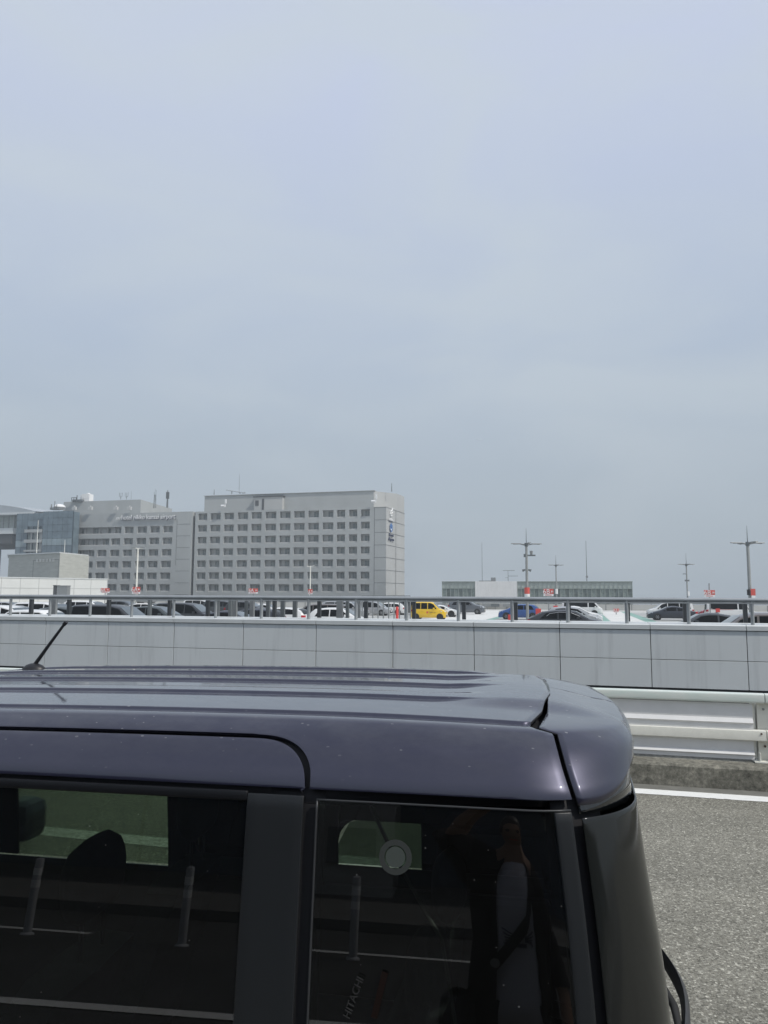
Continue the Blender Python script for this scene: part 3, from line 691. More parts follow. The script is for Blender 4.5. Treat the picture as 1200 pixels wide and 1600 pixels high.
w1 = [418,487,556,626]; w2 = [345,415,484,554]; w3 = [340,412,482]
winsL = []
for r, row in enumerate(rowsLX):
    lst = []
    for k, (a, b) in enumerate(row):
        if k == 0 and r < 3:
            for v in (w1, w2, w3)[r]: lst.append((a, b, zx(v+14)))
        else: lst.append((a, b, a+(b-a)*.62))
    winsL.append((r+1, lst))
add_windows(lf, oxl, zbl, winsL)
bal.m = 1; dv = bal
for r, row in enumerate(rowsLX):
    z0 = ROW0-PIT*(r+1)-OH
    for k, (a, b) in enumerate(row):
        bal.box(a-oxl+.02, b-oxl-.02, .25, .33, z0+zbl, z0+zbl+.36)
        if k == 0 and r < 3:
            n = int((b-a)/2.9)
            for j in range(1, n+1): dv.box(a-oxl+(b-a)*j/(n+1)-.05, a-oxl+(b-a)*j/(n+1)+.05, .4, DEP, z0+zbl, z0+zbl+OH)
jm = bal; jm.m = 2; xj0 = WX(273, YH); xj1 = WX(294, YH)
for r in range(8):
    z = WZ(285, 819, YH)-3.307*r; jm.box(xj0-oxl, xj1-oxl, -.03, 0, z+zbl-.05, z+zbl+.05)
jm.box(xj0-oxl-.05, xj0-oxl+.05, -.033, 0, zbl+10, zbl+23); bal.build('front_wall', [M['hotel'], M['hotel_pale'], M['joint']], lf)
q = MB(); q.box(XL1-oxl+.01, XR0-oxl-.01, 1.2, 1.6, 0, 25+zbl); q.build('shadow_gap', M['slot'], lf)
q = MB(); q.box(XL0-oxl, XL1-oxl, DEP+.35, 28, 0, 25.15+zbl); q.build('block', M['hotel'], lf)
a_, b_, c_ = WX(99.5, 196, 785)-oxl, WX(220, 196, 785)-oxl, WX(241, 206, 785)-oxl
zt = WZ(220, 780.5, 196)
q = MB(); q.prism([(a_, 6), (b_, 6), (c_, 16), (c_-2, 30), (a_, 30)], zbl+24, zbl+zt); q.build('penthouse', M['hotel'], lf)
# lettering
sg = thing('sign', 'raised hotel name lettering along the roofline of the lower grey wing', 'sign', (WX(228, YH-.4, 808), YH-.35, WZ(228, 811.5, YH)))
wtot = WX(275, YH)-WX(181, YH)
t0 = text('hotel nikko kansai airport', 1.9, 'lettering', M['white'], sg, depth=.08)
xs_ = [v.co.x for v in t0.data.vertices]; sx = (wtot*.90)/(max(xs_)-min(xs_)); t0.data.transform(Matrix.Diagonal((sx, 1, 1, 1))); t0.location = (.7, -.12, 0)
t1 = bpy.data.objects.new('lettering_dark_outline', t0.data.copy()); C.objects.link(t1); t1.parent = sg; t1.data.materials.clear(); t1.data.materials.append(M['logodark']); t1.location = (.88, .0, -.22)  # navy copy set behind gives the white letters their dark outline
q = MB()
for k in range(3): q.path([(-wtot/2+k*.55-.1, -.1, .1), (-wtot/2+k*.55+.3, -.1, .8)], .12, 6)
q.build('mark', M['white'], sg)

# ------------------------------------------------------------------ blue glass block
XG0 = WX(22, 186, 850); XG1 = WX(112, 186, 850); XGm = WX(65.5, 186, 850)
bgk = thing('glass_building', 'blue curtain glass block at the left end of the hotel', 'building', ((XG0+XG1)/2, 186, -9)); o_ = (XG0+XG1)/2
zg = WZ(90, 798.5, 186)+9; zg2 = WZ(45, 802, 186.5)+9
q = MB(); q.box(XGm-o_, XG1-o_, .5, 3.0, 0, zg-.2); q.box(XG0-o_+.1, XGm-o_, 1.1, 3.0, 0, zg2-.2); q.build('core', M['curtain'], bgk)
def curtain(xa, xb, y, ztop, n, skip=None):
    gl = MB(); ml = MB(); step = (xb-xa)/n; z = ztop; r = 0
    while z > 4:
        h = 2.0
        for k in range(n):
            x0 = xa+k*step; 
            if skip and skip(x0+step/2, z-h/2): continue
            gl.m = 1 if r in (4, 8) else 0; gl.box(x0+.05, x0+step-.05, y-.05+.02*((k*7+r*3) % 3), y+.2, z-h+.05, z-.05)
        z -= h; r += 1
    for k in range(n+1): ml.box(xa+k*step-.05, xa+k*step+.05, y+.0, y+.25, 4, ztop)
    gl.build('glass_panels', [M['curtain'], M['curtain2']], bgk); ml.build('mullions', M['mull'], bgk)
bx0, bx1 = WX(40, 186, 840)-o_, WX(65, 186, 840)-o_
bz = [(WZ(50, 843, 186)+9, WZ(50, 832, 186)+9), (WZ(50, 859, 186)+9, WZ(50, 848, 186)+9)]
def sk(x, z): return x > bx0 and x < bx1 and bz[1][0]-2 < z < bz[0][1]+1.2
curtain(XGm-o_, XG1-o_, 0, zg, 6); curtain(XG0-o_, XGm-o_, .6, zg2, 5, sk)
for z0, z1 in bz:
    q = MB(); q.box(bx0-.4, bx1, -.2, .75, z1, z1+.9); q.box(bx0-.35, bx1-.05, -.16, -.08, z0-.5, z0); q.box(bx0-.35, bx1-.05, -.08, .74, z0-.62, z0-.5); q.build('balcony', M['hotel'], bgk)
    q = MB(); q.box(bx0+.2, bx1-.1, .9, 1.05, z0-.7, z1); q.build('balcony_wall', M['hotel_back'], bgk)
    q = MB(); q.box(bx0+1.5, bx0+2.6, .8, .9, z0-.4, z1-.3); q.box(bx0+.1, bx0+.9, .8, .9, z0-.7, z1); q.build('window', M['winglass'], bgk)
# ------------------------------------------------------------------ round roofed terminal at far left
tb = thing('terminal_building', 'curved roof terminal end with glass band at the far left edge', 'building', (WX(-30, 200, 830), 200, -9)); ot = tb.location.x
zr = WZ(0, 806, 200)+9
q = MB(); rows = []
xe = WX(66, 200, 800)-ot; zpk = WZ(0, 791.5, 200)+9; zlo = WZ(64, 800.5, 200)+9
for k in range(25):
    u = -1+2*k/24; x = u*xe*1.0; z = zlo+(zpk-zlo)*(1-u*u)*1.25
    rows.append([(x, -3, z-.0), (x, 10, z+.6), (x, 30, z+.3)])
q.grid(rows); rows2 = [[(r[0][0], -3, r[0][2]), (r[0][0], -3, zlo-.6-.0)] for r in rows]; q.grid(rows2); q.build('roof', M['roofmetal'], tb, smooth=50)
q = MB(); q.box(-xe, xe-.5, -3.4, 28, zlo-.9, zlo-.25); q.build('roof_edge', M['cap'], tb)
z2 = WZ(10, 826, 200)+9; z3 = WZ(10, 835, 200)+9; z4 = WZ(10, 850, 200)+9; xg = WX(28, 200, 815)-ot
q = MB(); q.box(-xe+2, xg-1.2, -.2, 26, z2, zlo-.9); q.build('glass_band', M['pv_glass'], tb)
q = MB(); 
for k in range(14):
    x = xg-1.2-k*2.05; q.box(x-.12, x+.12, -.4, -.2, z2, zlo-.9)
q.box(-xe, xg-1.0, -.5, -.2, (z2+zlo-.9)/2-.1, (z2+zlo-.9)/2+.1); q.build('mullions', M['hotel'], tb)
q = MB(); q.box(-xe, xg, -2, 26, z3, z2); q.build('floor_edge', M['cap'], tb)
q = MB(); q.box(-xe, xg-.8, -1.6, 26, z4, z3); q.build('soffit', M['soffit'], tb)
xp = WX(-3, 200, 870)-ot; q = MB(); q.box(xp-3.5, xp+.7, 0, .4, 0, z4); q.build('pillar', M['midpost'], tb)

# ------------------------------------------------------------------ beige brick building and white wall
def facew(pA, pB, pC, z_from):    # three roof points
    pass
A0, A1, A2 = W(14, 867, 150), W(94, 864.2, 144), W(139.5, 869, 156)
bb = thing('brick_building', 'beige grey brick box building in front of the blue glass block', 'building', (A1.x, A1.y, -9))
q = MB(); f = [(A0.x-A1.x, A0.y-A1.y), (0, 0), (A2.x-A1.x, A2.y-A1.y), (A2.x*1.06-A1.x, A2.y*1.06-A1.y), (A0.x*1.08-A1.x, A0.y*1.08-A1.y)]
q.prism(f, 0, A1.z+9); q.build('wall', M['beige'], bb)
q = MB(); fo = [(x*1.01+(.0), y-.25 if k < 3 else y) for k, (x, y) in enumerate(f)]; q.prism(fo, A1.z+9, A1.z+9.25); q.build('roof_edge', M['cap'], bb)
d = Vector((A1.x-A0.x, A1.y-A0.y, 0)).normalized(); aa = atan2(d.y, d.x)
st = thing('sign', 'faint row of pale square characters on the beige brick building', 'sign', (0, 0, 0), aa)
p = W(74, 878, 146.0); st.location = (p.x, A1.y+(p.x-A1.x)*d.y/d.x-.3, p.z)
q = MB(); s_ = .62
for k in range(6):
    x = (k-2.5)*1.22-.3; 
    for a, b_, c, dd in ((0, s_, 0, .12), (0, s_, s_-.12, s_), (0, .12, .12, s_-.12), (s_-.12, s_, .12, s_-.12), (.1, s_-.1, .27, .36)): q.box(x+a, x+b_, -.05, 0, c, dd)
q.build('characters', M['whitewall'], st)
q = MB(); dl = (Vector((A1.x, A1.y))-Vector((A0.x, A0.y))).length
q.box(-dl*.50, -dl*.495, -.03, 0, 2, A1.z+7.6); q.box(-dl*.02, -dl*.014, -.03, 0, 2, A1.z+7.6); q.box(-dl*.5, -dl*.014, -.03, 0, A1.z+7.5, A1.z+7.6)
o = q.build('panel_joints', M['joint'], bb); o.rotation_euler = (0, 0, aa)
B0, B1 = W(-60, 899.2, 78), W(168, 905.5, 94)
ww = thing('white_wall', 'long white painted wall building at left beyond the parked cars', 'building', (B1.x, B1.y, -9)); dv_ = Vector((B1.x-B0.x, B1.y-B0.y, 0)); L_ = dv_.length; ww.rotation_euler = (0, 0, atan2(dv_.y, dv_.x))
q = MB(); q.box(-L_, 0, 0, 12, 0, B1.z+9); q.build('wall', M['whitewall'], ww)
q = MB(); q.box(-L_, .06, -.08, 12.1, B1.z+9, B1.z+9.12); q.build('coping', M['cap'], ww)
q = MB(); q.box(-L_, 0, -.02, 0, B1.z+9-1.35, B1.z+9-1.29)
for k in range(9): q.box(-L_*k/8.0-.03, -L_*k/8+.03, -.02, 0, 0, B1.z+9)
q.build('joints', mat('pale joint', (.40, .41, .40), .8), ww)
for nm, (pxa, pxb, pya, pyb), mt, lab in (('utility_box', (89, 104.5, 915.5, 929), M['galv'], 'grey utility cabinet on the white wall left of the 6A signs'), ('utility_box', (83.5, 87.5, 915, 929), M['soffit'], 'narrow dark panel beside the grey utility cabinet')):
    a = W(pxa, pya, 80); b2 = W(pxb, pyb, 80); q = MB(); q.box(a.x, b2.x, 0, .6, b2.z-1.5, a.z); q.box(a.x-.05, b2.x+.05, -.05, .65, a.z, a.z+.06); o = q.build(nm, mt); o.data.transform(Matrix.Translation((-a.x, 0, -(b2.z-1.5)))); o.location = (a.x, 80, b2.z-1.5); tag(o, lab, 'cabinet')

# ------------------------------------------------------------------ rooftop pavilion on the right
YP = 138.0
xa, xb, xc, xd = WX(691, YP, 910), WX(742.5, YP, 910), WX(808, YP, 910), WX(987.5, YP, 910)
pv = thing('pavilion_building', 'low glass and white ribbed building beyond the deck', 'building', ((xa+xd)/2, YP, DZ)); oo = (xa+xd)/2
zt = WZ(800, 908.5, YP)-DZ; zm = WZ(800, 919.5, YP)-DZ
q = MB(); q.box(xa-oo, xd-oo, .4, 14, 0, zt-.05); q.build('core', M['pv_frame'], pv)
q = MB(); rr = 0; x = xb
while x < xc-.01:
    q.box(x-oo, min(x+.42, xc)-oo, -.12, .4, 0.9, zt+.02); q.box(min(x+.42, xc)-oo, min(x+.5, xc)-oo, -.06, .4, .9, zt+.02); x += .5
q.build('ribbed_cladding', M['cladding'], pv)
for (s, e, n) in ((xa, xb, 8), (xc, xd, 26)):
    up = MB(); dk = MB(); fr = MB(); dkp = up
    st_ = (e-s)/n
    for k in range(n):
        x0 = s+k*st_-oo; x1 = x0+st_
        up.m = 0; up.box(x0+.05, x1-.05, .1, .4, zm+.05, zt-.15)
        up.m = 1 if (k*5+int(s)) % 7 in (0, 2, 3, 6) else 2; up.box(x0+.05, x1-.05, .15, .4, .3, zm-.05)
        fr.box(x0-.05, x0+.05, .0, .4, .2, zt)
    fr.box(e-oo-.05, e-oo+.05, 0, .4, .2, zt); fr.box(s-oo, e-oo, -.05, .4, zm-.05, zm+.05); fr.box(s-oo-.1, e-oo+.1, -.08, .4, zt-.13, zt+.03)
    up.build('glazing', [M['pv_glass'], M['pv_dark'], mat('mid green glass', (.24, .28, .26), .15, var=.2)], pv); fr.build('frame', M['pv_frame'], pv)
q = MB(); x0, x1 = WX(765, YP, 905)-oo, WX(772, YP, 905)-oo; q.box(x0, x1, 2, 3, zt, zt+.75); q.box(WX(746, YP, 905)-oo, x0, 2, 3, zt, zt+.2); q.build('roof_unit', M['galv'], pv)

# ------------------------------------------------------------------ masts, lamps and signs
def mast(px, py_top, py_bot, Y, r, label, cat='antenna', name='antenna_mast', extra=None, group=None, m='midpost'):
    p0 = W(px, py_bot, Y); p1 = W(px, py_top, Y); h = p1.z-p0.z
    t = thing(name, label, cat, (p0.x, Y, p0.z), group=group)
    q = MB(); q.tube((0, 0, 0), (0, 0, h), r, r*.5, n=8); q.build('pole', M[m], t)
    if extra: extra(t, h)
    return t
def lamp_head(t, h, span, n=4, hd=.18):
    q = MB()
    for k in range(n):
        a = 2*pi*k/n+.3; q.path([(0, 0, h-.1), (cos(a)*span*.5, sin(a)*span*.5, h+.02), (cos(a)*span, sin(a)*span, h)], .05, 6)
    q.tube((0, 0, h-.2), (0, 0, h+.08), .14, n=10); q.build('arm', M['midpost'], t)
    for k in range(n):
        a = 2*pi*k/n+.3; q = MB(); q.box(-.38, .38, -.10, .10, -.04, .03); o = q.build('lamp_head', M['galv'], t, bevel=.02); o.location = (cos(a)*span*.8, sin(a)*span*.8, h+.03); o.rotation_euler = (0, 0, a)
    q = MB(); q.tube((0, 0, h), (0, 0, h+1.25*hd/.18), .035, .01, n=6); q.build('lightning_rod', M['midpost'], t)
def lamp(px, ytop, Y, r, span, label, band=True, cams=True, hd=.18):
    p1 = W(px, ytop, Y); t = thing('street_lamp', label, 'street lamp', (W(px, 950, Y).x, Y, DZ), group='tall lamp posts on the parking deck'); h = p1.z-DZ
    q = MB(); q.tube((0, 0, 0), (0, 0, h), r*1.12, r*.82, n=14); q.tube((0, 0, 0), (0, 0, .3), r*2, n=14); q.build('pole', M['lamppole'], t, smooth=40)
    lamp_head(t, h, span, hd=hd)
    if band:
        q = MB(); zb_ = WZ(px, 932.5, Y)-DZ; zt_ = WZ(px, 918, Y)-DZ
        q.tube((0, 0, zb_+(zt_-zb_)*.32), (0, 0, zt_), r*1.9, n=14); q.build('red_band', M['signred'], t, smooth=40)
        q = MB(); q.tube((0, 0, zb_), (0, 0, zb_+(zt_-zb_)*.31), r*1.9, n=14); q.build('white_band', M['white'], t, smooth=40)
    return t, h
t, h = lamp(824, 850, 60, .11, 1.05, 'lamp post with side speaker arm and red and white band left of the 6B sign')
q = MB(); z = WZ(824, 868, 60)-DZ; q.box(-.15, .7, -.06, .06, z-.05, z+.06); q.tube((-.12, 0, z-.12), (-.12, 0, z+.12), .1, n=10); q.build('bracket', M['midpost'], t)
q = MB(); q.tube((.38, 0, z+.06), (.38, 0, z+.36), .09, .13, n=10); q.build('camera', M['galv'], t)
z = WZ(824, 891, 60)-DZ
for s in (-1, 1):
    q = MB(); q.tube((s*.12, 0, z+.05), (s*.34, 0, z-.03), .06, .11, n=10); q.build('speaker', M['midpost'], t)
t, h = lamp(1173, 848.5, 58, .12, 1.05, 'thick lamp post with red and white plates near the right edge', band=False)
a = WZ(1177, 920, 58)-DZ; b2 = WZ(1177, 930.5, 58)-DZ; c2 = WZ(1177, 935.5, 58)-DZ
q = MB(); q.box(.02, .32, -.2, -.13, b2, a); q.build('red_plate', M['signred'], t); q = MB(); q.box(.05, .32, -.2, -.13, c2, b2-.01); q.build('white_plate', M['white'], t); q = MB(); q.box(-.2, -.05, -.2, .0, b2+.03, a-.05); q.build('control_box', M['black'], t)
t, h = lamp(870, 883, 105, .09, .85, 'distant slim lamp post above the glass building', band=False, hd=.2)
q = MB(); zz = WZ(870, 928, 105)-DZ; zq = WZ(870, 920, 105)-DZ; q.tube((0, 0, zz), (0, 0, zq), .18, n=10); q.build('white_sleeve', M['white'], t)
t, h = lamp(1075, 882, 100, .09, .85, 'slim lamp post left of the 6B sign near the right', band=False, hd=.2)
q = MB(); z = WZ(1075, 907, 100)-DZ; q.tube((-.25, 0, z), (.28, 0, z), .1, n=8); q.box(-.45, 0, -.04, .04, z+.78, z+.86); q.build('bracket', M['midpost'], t)
q = MB(); zz = WZ(1075, 931, 100)-DZ; zq = WZ(1075, 924, 100)-DZ; q.tube((.1, 0, zz), (.1, 0, zq), .14, n=10); q.build('white_sleeve', M['white'], t)
# left slim lamps
t = thing('street_lamp', 'white slim lamp post standing before the lower hotel wing', 'street lamp', (WX(213, 90), 90, DZ), group='slim white lamp posts')
h = WZ(214.5, 857, 90)-DZ; q = MB(); q.tube((0, 0, 0), (0, 0, h), .14, .10, n=10); q.build('pole', M['white_paint'], t)
q = MB(); q.path([(-.75, 0, h+.1), (0, 0, h-.02), (.75, 0, h+.08)], .06, 6); q.build('arm', M['white_paint'], t)
for s in (-1, 1):
    q = MB(); q.box(-.35, .35, -.12, .12, -.05, .05); o = q.build('lamp_head', M['galv'], t); o.location = (s*.7, 0, h+.1)
t = thing('street_lamp', 'pale slim lamp post standing before the tall hotel wing', 'street lamp', (WX(484.5, 100), 100, DZ), group='slim white lamp posts')
h = WZ(486, 884, 100)-DZ; q = MB(); q.tube((0, 0, 0), (0, 0, h), .10, .07, n=10); q.build('pole', M['white_paint'], t)
q = MB(); q.path([(-.5, 0, h-.05), (0, 0, h-.15), (.7, 0, h+.1)], .05, 6); q.build('arm', M['white_paint'], t)
q = MB(); q.box(-.3, .3, -.1, .1, -.05, .05); o = q.build('lamp_head', M['galv'], t); o.location = (.7, 0, h+.12)
mast(57, 813, 866, 160, .10, 'white flagpole rising above the beige brick building', 'flagpole', 'flagpole', m='white_paint')
mast(100.5, 844, 866, 160, .08, 'short white pole above the beige brick building', 'flagpole', 'flagpole', m='white_paint')
def row_sign(px0, px1, py0, py1, Y, big, label, pole_px=None, dark=False):
    a = W(px0, py0, Y); b2 = W(px1, py1, Y); x = (a.x+b2.x)/2; wd = b2.x-a.x; hh = a.z-b2.z
    t = thing('parking_sign', label, 'sign', (x, Y, DZ)); z0 = b2.z-DZ; z1 = a.z-DZ; zs = z0+hh*.3
    q = MB(); q.tube((0, .08, 0), (0, .08, z1+(.6 if dark else 0)), .05, n=8); q.build('pole', M['galv'], t)
    q = MB(); q.box(-wd/2, wd/2, 0, .05, zs, z1); q.build('red_plate', M['signred'], t)
    q = MB(); q.box(-wd/2, wd/2, 0, .05, z0, zs-.004); q.build('white_plate', M['white'], t)
    tx = text(big, hh*.92, 'lettering', M['white'], t, depth=.01); tx.location = (-wd*.20, -.02, zs+hh*.03)
    q = MB(); c = hh*.28
    q.m = 0
    q.path([(wd*.26, -.015, zs+c*.6), (wd*.38, -.015, zs+c*1.6)], hh*.035, 5); q.path([(wd*.25, -.015, zs+c*1.6), (wd*.36, -.015, zs+c*.9)], hh*.035, 5); q.path([(wd*.43, -.015, zs+c*.8), (wd*.43, -.015, zs+c*1.5)], hh*.03, 5)
    q.build('walker_symbol', M['white'] , t)
    q = MB()
    for k in range(6): q.box(-wd*.32+k*wd*.11, -wd*.32+k*wd*.11+wd*.07, -.01, 0, z0+hh*.09, z0+hh*.20)
    q.build('small_characters', M['signred'], t)
row_sign(849, 865, 920, 931.5, 70, '6B', 'red and white 6B parking sign in front of the glass building')
row_sign(1100, 1117.5, 922, 933, 72, '6B', 'red 6B parking sign against the sky above the white delivery van', dark=True)
row_sign(157.5, 170.5, 919, 926.5, 75, '6A', 'leftmost red and white 6A sign overlapping the end of the white wall')
row_sign(206.5, 218.5, 917, 928, 75, '6A', 'red and white 6A sign on the white lamp post before the lower hotel wing')
row_sign(388.5, 402.5, 919.5, 927.5, 78, '6A', 'red and white 6A sign in the middle before the tall hotel wing')
row_sign(481.5, 488, 920.5, 928.5, 90, 'a', 'small orange red sign on the pale lamp post before the tall hotel wing')
row_sign(958, 967.5, 951, 957, 100, 'A3', 'small low red sign standing beyond the bright aisle')
# roof antennas
def cellmast(t, h):
    q = MB()
    for k in range(6):
        a = k*1.05; q.box(cos(a)*.35-.12, cos(a)*.35+.12, sin(a)*.35-.12, sin(a)*.35+.12, h*.50+(k % 2)*h*.12, h*.78+(k % 2)*h*.12)
    q.tube((0, 0, 0), (0, 0, h*.45), .28, .24, n=8); q.build('antenna_panels', M['midpost'], t)
mast(261.3, 766, 793, 194, .2, 'thick cluster antenna on the roof of the lower hotel wing', extra=cellmast)
def lattice(t, h):
    q = MB()
    for s in (-1, 1): q.tube((s*.45, 0, 0), (s*.12, 0, h*.7), .07, n=5)
    for k in range(5): q.path([(-.4, 0, k*h*.1), (.4, 0, (k+1)*h*.1)], .05, 4)
    q.tube((.35, 0, 0), (.35, 0, h*.95), .04, n=5); q.tube((-.3, 0, 0), (-.3, 0, h*.85), .04, n=5); q.build('lattice', M['midpost'], t)
mast(241.5, 764, 794, 194, .05, 'lattice mast on the roof left of the thick cluster antenna', extra=lattice)
def fork(t, h):
    q = MB()
    for s in (-1, 1): q.path([(0, 0, h*.3), (s*.5, 0, h*.5), (s*.5, 0, h)], .06, 5)
    q.build('fork', M['midpost'], t)
mast(188.5, 770, 780.5, 198, .07, 'left forked aerial on the set back roof storey', extra=fork)
mast(197.5, 769.5, 780.5, 198, .07, 'right forked aerial on the set back roof storey', extra=fork)
mast(204.7, 767, 780.5, 198, .04, 'plain thin rod right of the forked aerials')
mast(373.5, 741, 771, 195, .06, 'tall thin rod on the roof of the tall hotel wing')
mast(612, 755, 768, 196, .12, 'short aerial on the right end of the tall hotel wing roof')
mast(334.5, 765, 773, 195, .12, 'stubby aerial on the left end of the tall hotel wing roof')
mast(753.5, 848, 908, 150, .05, 'very tall thin rod above the left of the glass building')
mast(917, 845, 908, 150, .07, 'very tall thin rod with small box above the right of the glass building', extra=lambda t, h: [q.build('box', M['galv'], t) for q in [MB()] if not q.box(-.18, .22, -.1, .1, h*.08, h*.13)])
def yagi(t, h):
    q = MB(); q.box(-1.0, 1.3, -.04, .04, h-.1, h-.03); q.box(.0, 1.9, -.04, .04, h*.45, h*.45+.07)
    for k in range(6): q.box(-1+k*.4, -.96+k*.4, -.4, .4, h-.12, h-.06)
    q.box(-.6, 0, -.04, .04, h*.3, h*.3+.05); q.build('yagi', M['midpost'], t)
mast(794, 891, 908, 150, .06, 'television aerial on the white ribbed building', extra=yagi)
# roof machinery on the hotel
def small(name, label, px, py0, py1, Y, shp, m, cat):
    p0 = W(px, py1, Y); p1 = W(px, py0, Y); h = p1.z-p0.z; q = MB(); shp(q, h); o = q.build(name, M[m], smooth=35 if name in ('satellite_dome',) else None); o.location = (p0.x, Y, p0.z); return tag(o, label, cat)
def tankshape(q, h):
    q.box(-1.2, 1.4, 0, 2, 0, h*.86); q.box(-2.0, -1.2, .3, 1.8, 0, h*.75); q.tube((.3, 1, h*.86), (.3, 1, h), .5, n=12); q.tube((-1.6, 1, h*.75), (-1.6, 1, h*.85), .35, n=12)
    for k in range(4): q.box(-1.15+k*.68, -1.1+k*.68, -.06, 0, 0, h*.84)
    q.box(-1.2, 1.4, -.05, 0, h*.4, h*.43)
small('water_tank', 'white water tank on the roof above the blue glass block', 133, 770, 783.5, 197, tankshape, 'white', 'tank')
def dome(q, h): q.lathe([(1.7, 0), (1.72, h*.2), (1.4, h*.6), (.8, h*.9), (0, h)], 20)
small('satellite_dome', 'white radar dome on the roof of the blue glass block', 93, 787.5, 793, 192, dome, 'white', 'dome')
def frame(q, h):
    for x in (-.8, .8, 0): q.box(x-.08, x+.08, 0, .16, 0, h)
    q.box(-.8, .8, 0, .16, h-.15, h); q.box(-.8, 2.6, .4, 1.5, 0, h*.5); q.box(1.0, 1.15, 0, .2, 0, h*1.5)
small('roof_unit', 'grey rooftop plant frame left of the white water tank', 115, 777, 783.5, 195, frame, 'midpost', 'roof plant')
def frame2(q, h): q.box(-1.6, 1.6, 0, 2, 0, h*.45); q.box(-1.3, -1.1, 0, .3, 0, h*1.2); q.box(-.1, .05, 0, .2, 0, h*1.9); q.box(.6, .75, 0, .2, 0, h*1.1)
small('roof_unit', 'low grey machinery left of the white radar dome', 85, 789, 796, 190, frame2, 'galv', 'roof plant')
def lampbox(q, h): q.box(-.6, .6, 0, .7, 0, h*.75); q.tube((0, .35, h*.75), (0, .35, h), .25, n=8)
for px, lab in ((115, 'leftmost white box light on the hotel roof edge'), (140, 'second white box light on the hotel roof edge'), (180, 'third white box light on the hotel roof edge, left of the lettering centre'), (201, 'rightmost white box light on the hotel roof edge')):
    small('roof_light', lab, px, 790, 796.5, 189, lampbox, 'hotel_back', 'roof light').__setitem__('group', 'white box lights on the hotel roof edge')
def cam_(q, h): q.box(-.12, .12, 0, .2, 0, h*.5); q.box(-.05, .35, -.1, .2, h*.45, h); q.tube((-1.2, .1, .3), (-.2, .1, .3), .35, n=10)
small('roof_antenna', 'white panel antenna with drum at the left of the tall wing roof edge', 351.5, 780, 792, 189, cam_, 'white', 'antenna')
small('roof_antenna', 'white panel antenna with drum at the right corner of the tall wing roof edge', 587, 772, 785, 189, cam_, 'white', 'antenna')
def crane(q, h): q.path([(-2.8, 0, h), (0, 0, h*.55), (2.6, 0, h*.2)], .14, 6); q.box(-1.2, -.9, 0, .3, 0, h*.7); q.box(1.4, 1.7, 0, .3, 0, h*.35); q.box(2.3, 3.2, 0, .4, 0, h*.35)
small('roof_crane', 'window cleaning gondola arm on the tall wing roof', 367, 765, 771.5, 195, crane, 'roofmetal', 'crane')
# red posts and boxes
def redpost(px, py0, py1, Y, wd, label, grp=None):
    a = W(px, py0, Y); q = MB(); h = a.z-DZ
    q.tube((0, 0, .02), (0, 0, h-.04), wd, n=14); q.tube((0, 0, h-.04), (0, 0, h), wd, wd*.6, n=14); q.tube((0, 0, 0), (0, 0, .03), wd*1.5, n=14)
    o = q.build('bollard', M['red'], smooth=40); o.location = (a.x, Y, DZ); tag(o, label, 'bollard', grp)
redpost(620.5, 948, 966, 58, .11, 'slim red bollard right of the white SUV')
def redbox(px, py0, Y, wx_, label, z0=0):
    a = W(px, py0, Y); h = a.z-DZ; q = MB(); q.box(-wx_/2, wx_/2, 0, .3, .08, h); q.box(-wx_/2+.03, wx_/2-.03, -.02, 0, .14, h-.06); o = q.build('fire_box', M['red'], bevel=.02); o.location = (a.x, Y, DZ); tag(o, label, 'box')
    q = MB(); q.box(-wx_/2+.05, -wx_/2+.12, .05, .25, 0, .08); q.box(wx_/2-.12, wx_/2-.05, .05, .25, 0, .08); q.build('foot', M['black'], o)
redbox(796.5, 960.5, 62, .30, 'red box beside the grey post in front of the blue hatchback'); 
redbox(803.5, 960.5, 62.4, .28, 'second red box just right of the grey post in front of the blue hatchback')
redbox(841, 951, 73, .5, 'red box at the tail of the blue hatchback')
redbox(868, 946.5, 90, .5, 'red box below the distant slim lamp post')
redbox(551.5, 942, 80, .42, 'red box seen between the middle grey posts')
# aeroplane
ap = thing('airplane', 'tiny distant airplane in the sky right of the hotel', 'airplane', W(748, 687, 820)); ap.scale = (.27, .27, .27)
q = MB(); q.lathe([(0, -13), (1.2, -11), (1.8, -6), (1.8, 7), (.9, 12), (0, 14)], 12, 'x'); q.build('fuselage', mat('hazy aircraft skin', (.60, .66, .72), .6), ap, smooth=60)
q = MB()
for s in (-1, 1): q.prism([(-1, 0), (3, 0), (-1.5, s*14), (-3, s*14)] if s > 0 else [(-1, 0), (-3, -14), (-1.5, -14), (3, 0)], -.3, .1)
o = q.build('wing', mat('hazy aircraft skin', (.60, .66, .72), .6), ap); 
q = MB(); q.box(-12.5, -9.5, -.15, .15, .5, 5); q.box(-12.5, -10.5, -5, 5, .8, 1.1); q.build('tail', mat('hazy aircraft skin', (.60, .66, .72), .6), ap); ap.rotation_euler = (radians(8), radians(-3), radians(20))

